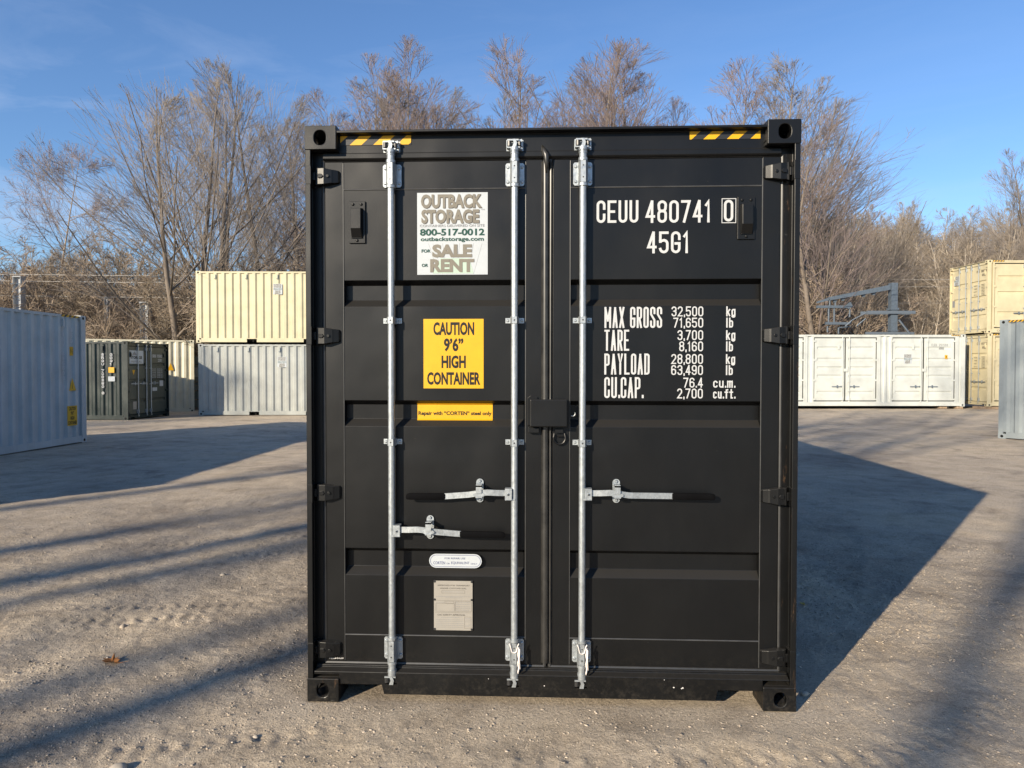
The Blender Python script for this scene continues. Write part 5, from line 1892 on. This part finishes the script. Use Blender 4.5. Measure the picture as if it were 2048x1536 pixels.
spots = []
for i in range(230):
    dep = 46 + 60 * g.uniform(0, 1) ** 1.1
    px = g.uniform(1560, 2150) if i % 5 else g.uniform(1560, 2300)
    x, y, z = at(px, dep)
    s = g.uniform(0.65, 1.0)
    spots.append((x, y, z, s, s * g.uniform(0.85, 1.1), g.uniform(0, 6.28), int(g.integers(2))))
woods("woodland", spots, ('low1', 'low2'), [TWIG_TAN, PALE_BARK], 'dense bare tan woods covering the hill beyond the railway', 'woods')
spots = []
for i in range(150):
    dep = 48 + 45 * g.uniform(0, 1)
    px = g.uniform(-120, 700)
    x, y, z = at(px, dep)
    s = g.uniform(0.7, 1.0)
    spots.append((x, y, z, s, s * g.uniform(0.85, 1.1), g.uniform(0, 6.28), int(g.integers(2))))
woods("woodland", spots, ('low1', 'low2'), [TWIG_TAN, PALE_BARK], 'bare grey brown woods beyond the left containers', 'woods')
spots = []
for i in range(360):
    dep = g.uniform(49, 72)
    px = g.uniform(1560, 2150) if i % 2 else g.uniform(-120, 700)
    x, y, z = at(px, dep)
    s = g.uniform(0.6, 1.15)
    spots.append((x, y, z, s, s, g.uniform(0, 6.28), int(g.integers(2))))
for i in range(90):
    dep = g.uniform(50, 70)
    x, y, z = at(g.uniform(700, 1560), dep)
    s = g.uniform(0.8, 1.3)
    spots.append((x, y, z, s, s, g.uniform(0, 6.28), int(g.integers(2))))
woods("undergrowth", spots, ('lowb1', 'lowb2'), [VINE, VINE], 'tangled brown undergrowth at the foot of the woods', 'undergrowth')

# the trees at the back of the yard, behind the tripod, whose shadows lie across the gravel
NP = Vector((0.798, -0.602, 0))
for i, (c, t, sc, key, rz) in enumerate(((-7.2, 38, 1.2, 'tall1', 0.5), (-3.75, 36, 1.2, 'tall2', 1.0), (-2.7, 39, 1.1, 'tall1', 2.0), (-0.60, 37, 1.3, 'tall2', 3.0), (-1.05, 43, 1.2, 'tall1', 1.4), (-4.9, 44, 1.2, 'tall1', 5.0),
                                         (2.55, 35, 1.1, 'tall1', 4.0), (-11.5, 30, 1.0, 'tall2', 1.0), (8.5, 34, 1.0, 'tall1', 3.0), (-16.5, 34, 1.0, 'spread1', 5.0), (14.0, 33, 1.0, 'tall2', 2.4), (-21, 36, 1.0, 'upright2', 0.6))):
    p = NP * c - SH * t
    plant_tree(key, (p.x, p.y, 0), rz, sc, 'bare tree behind the viewer throwing its shadow over the yard', 'trees behind the viewer')

# ------------------------------------------------------------------ railway poles, mast and wires
RAIL = flat("weathered_steel", (0.085, 0.11, 0.14), 0.6, 0.2, 0.4)
CONC = flat("pale_concrete", (0.40, 0.42, 0.44), 0.8, 0.2, 0.2)


def pole(px, dep, top, w, label):
    x, y, z = at(px, dep)
    h = hgt(top, dep) - z
    root = empty("railway_pole", (x, y, z), 0.04)
    mb = MB()
    a = w / 2
    mb.box(-a, -a + 0.02, -a, a, 0, h)
    mb.box(a - 0.02, a, -a, a, 0, h)
    mb.box(-a + 0.02, a - 0.02, -0.012, 0.012, 0, h)
    mb.box(-a - 0.02, a + 0.02, -a - 0.02, a + 0.02, h, h + 0.04)
    mb.build("pole", CONC, root, bevel=0.004)
    mb = MB()
    mb.tube([(-0.26, -a - 0.03, h - 0.3), (0.26, -a - 0.03, h - 0.3)], 0.022, 6)
    mb.tube([(0.24, -a - 0.03, h - 0.3), (0.24, -a - 0.03, h - 0.16)], 0.018, 6)
    mb.build("bracket", RAIL, root)
    tag(root, label, 'pole', 'railway poles beyond the left containers')


pole(41, 31, 556, 0.34, 'pale concrete pole standing above the blue grey container')
pole(293, 32, 607, 0.36, 'pale concrete pole above the doors of the dark green container')
pole(215, 32.5, 597, 0.16, 'thin white pole between the two thicker railway poles')

MD = 37
x, y, z0 = at(1784, MD)
mr_ = empty("catenary_mast", (x, y, z0), ab)
mm = MD / FPX                                         # metres to a pixel at this distance


def MX(px):
    return (px - 1784) * mm


def MZ(py):
    return hgt(py, MD) - z0


mb = MB()
mb.box(-0.165, 0.165, -0.165, -0.14, 0, MZ(566))
mb.box(-0.165, 0.165, 0.14, 0.165, 0, MZ(566))
mb.box(-0.165, -0.14, -0.139, 0.139, 0, MZ(566))
mb.box(0.14, 0.165, -0.139, 0.139, 0, MZ(566))
mb.box(-0.22, 0.22, -0.22, 0.22, MZ(620), MZ(616))
mb.box(-0.20, 0.20, -0.20, 0.20, MZ(662), MZ(660))
mb.build("mast", RAIL, mr_)
mb = MB()
xa, za, xb2, zb2 = MX(1776), MZ(575), MX(1656), MZ(598)
for dy in (-0.14, 0.14):
    mb.prism([(xa, za - 0.13), (xa, za + 0.13), (xb2, zb2 + 0.10), (xb2, zb2 - 0.08)], 'y', dy - 0.02, dy + 0.02)
mb.prism([(xb2, zb2 - 0.07), (xb2, zb2 + 0.07), (MX(1632), MZ(605) + 0.05), (MX(1632), MZ(605) - 0.04)], 'y', -0.06, 0.06)
for px in (1668, 1684, 1725, 1745):
    t = (px - 1656) / 120
    zz = zb2 + (za - zb2) * t
    mb.prism([(MX(px) - 0.12, zz - 0.11), (MX(px) + 0.12, zz - 0.10), (MX(px) + 0.04, zz - 0.24), (MX(px) - 0.06, zz - 0.24)], 'y', -0.05, 0.05)
for k in range(9):
    px = 1662 + k * 12
    t = (px - 1656) / 120
    zz = zb2 + (za - zb2) * t
    mb.box(MX(px), MX(px) + 0.03, -0.119, 0.119, zz - 0.06, zz + 0.06)
mb.build("arm", RAIL, mr_)
mb = MB()
mb.box(MX(1728), MX(1824), -0.27, -0.205, MZ(628), MZ(622))
mb.box(MX(1724), MX(1824), 0.205, 0.27, MZ(628), MZ(622))
mb.box(MX(1725), MX(1822), -0.26, -0.21, MZ(669), MZ(664))
mb.tube([(MX(1726), -0.24, MZ(626)), (MX(1698), -0.24, MZ(641))], 0.03, 6)
mb.tube([(MX(1698), -0.24, MZ(641)), (MX(1685), -0.24, MZ(653))], 0.03, 6)
mb.tube([(MX(1728), -0.1, MZ(637)), (MX(1710), -0.1, MZ(652))], 0.03, 6)
mb.tube([(MX(1790), -0.3, MZ(640)), (MX(1812), -0.3, MZ(668))], 0.05, 6)
mb.build("brace", GALV_DARK, mr_)
mb = MB()
mb.box(MX(1632), MX(1696), -0.08, 0.08, MZ(616), MZ(611))
mb.box(MX(1650), MX(1700), -0.08, 0.08, MZ(649), MZ(644))
mb.prism([(MX(1688), MZ(613)), (MX(1694), MZ(618)), (MX(1703), MZ(613)), (MX(1698), MZ(604))], 'y', -0.09, 0.09)
for px, a, b in ((1654, 652, 664), (1656, 616, 644), (1667, 616, 644), (1658, 600, 611), (1669, 602, 611), (1698, 618, 634), (1676, 655, 667)):
    mb.tube([(MX(px), 0, MZ(b)), (MX(px), 0, MZ(a))], 0.045, 6)
mb.tube([(MX(1677), 0, MZ(655)), (MX(1700), 0, MZ(653))], 0.035, 6)
mb.build("hanging_frame", RAIL, mr_)
tag(mr_, 'blue grey steel railway mast with a long sloping arm above the white container', 'mast')

WIRE = flat("overhead_wire_metal", (0.42, 0.40, 0.37), 0.5, 0.1, 0.4)
for i, (x0, y0, x1, y1, dep, lb) in enumerate((
    (-200, 546, 640, 552, 31.5, 'topmost pale overhead wire running past the left poles'),
    (-200, 559, 640, 566, 31.5, 'second overhead wire down beside the left poles'),
    (-200, 588, 640, 596, 32.0, 'lowest overhead wire crossing behind the left poles'),
    (1560, 557, 2200, 557, 47, 'highest overhead wire above the steel mast'),
    (1560, 571, 2200, 572, 47, 'overhead wire meeting the top of the steel mast'),
    (1560, 604, 2200, 604, 47, 'overhead wire half way up the steel mast'),
    (1560, 621, 2200, 623, 47, 'lowest overhead wire at the cross beam of the steel mast'))):
    mb = MB()
    a, b = W((x0 - 1024) / FPX * dep, dep, hgt(y0, dep)), W((x1 - 1024) / FPX * dep, dep, hgt(y1, dep))
    mb.tube([a, a.lerp(b, 0.25) - Vector((0, 0, 0.05)), a.lerp(b, 0.5) - Vector((0, 0, 0.07)), a.lerp(b, 0.75) - Vector((0, 0, 0.05)), b], 0.012 if i < 3 else 0.010, 5, caps=False)
    tag(mb.build("overhead_wire", WIRE), lb, 'wire', 'overhead railway wires')

# grey panel fence glimpsed between the pale cream end and the left stack
x, y, z = at(390, 29.5)
fe = empty("panel_fence", (x, y, 0), ab)
FP = flat("fence_panel_grey", (0.20, 0.24, 0.25), 0.6)
for k in range(-2, 3):
    mb = MB()
    for j in range(6):
        mb.box(k * 2.0 - 0.95, k * 2.0 + 0.95, -0.012, 0.012, 0.08 + j * 0.36, 0.40 + j * 0.36)
    mb.build("fence_panel", FP, fe)
    mb = MB()
    mb.box(k * 2.0 + 0.955, k * 2.0 + 1.045, -0.045, 0.045, 0, 2.45)
    mb.build("fence_post", FP, fe)
mb = MB()
mb.box(-0.55, 0.25, -0.02, -0.013, 1.35, 1.75)
mb.build("fence_sign", WHITE_VINYL, fe)
tag(fe, 'grey panel fence seen in the gap beside the bottom container of the left stack', 'fence')

# pale shed beyond the green container
x, y, z = at(318, 58)
sh = empty("shed", (x, y, z), R(8))
SHW = flat("white_siding", (0.7, 0.71, 0.70), 0.6)
mb = MB()
mb.box(-1.6, 1.6, -1.5, 1.5, 0, 2.6)
mb.build("wall", SHW, sh)
mb = MB()
mb.prism([(-1.85, 2.5), (0, 3.7), (1.85, 2.5), (1.85, 2.62), (0, 3.84), (-1.85, 2.62)], 'y', -1.7, 1.7)
mb.prism([(-1.6, 2.601), (1.6, 2.601), (0, 3.64)], 'y', -1.48, 1.48)
mb.build("roof", CONC, sh)
mb = MB()
mb.box(-0.5, 0.4, -1.53, -1.502, 0, 2.0)
mb.build("door", GREY_PRINT, sh)
tag(sh, 'small white shed half hidden by brush beyond the dark green container', 'shed')
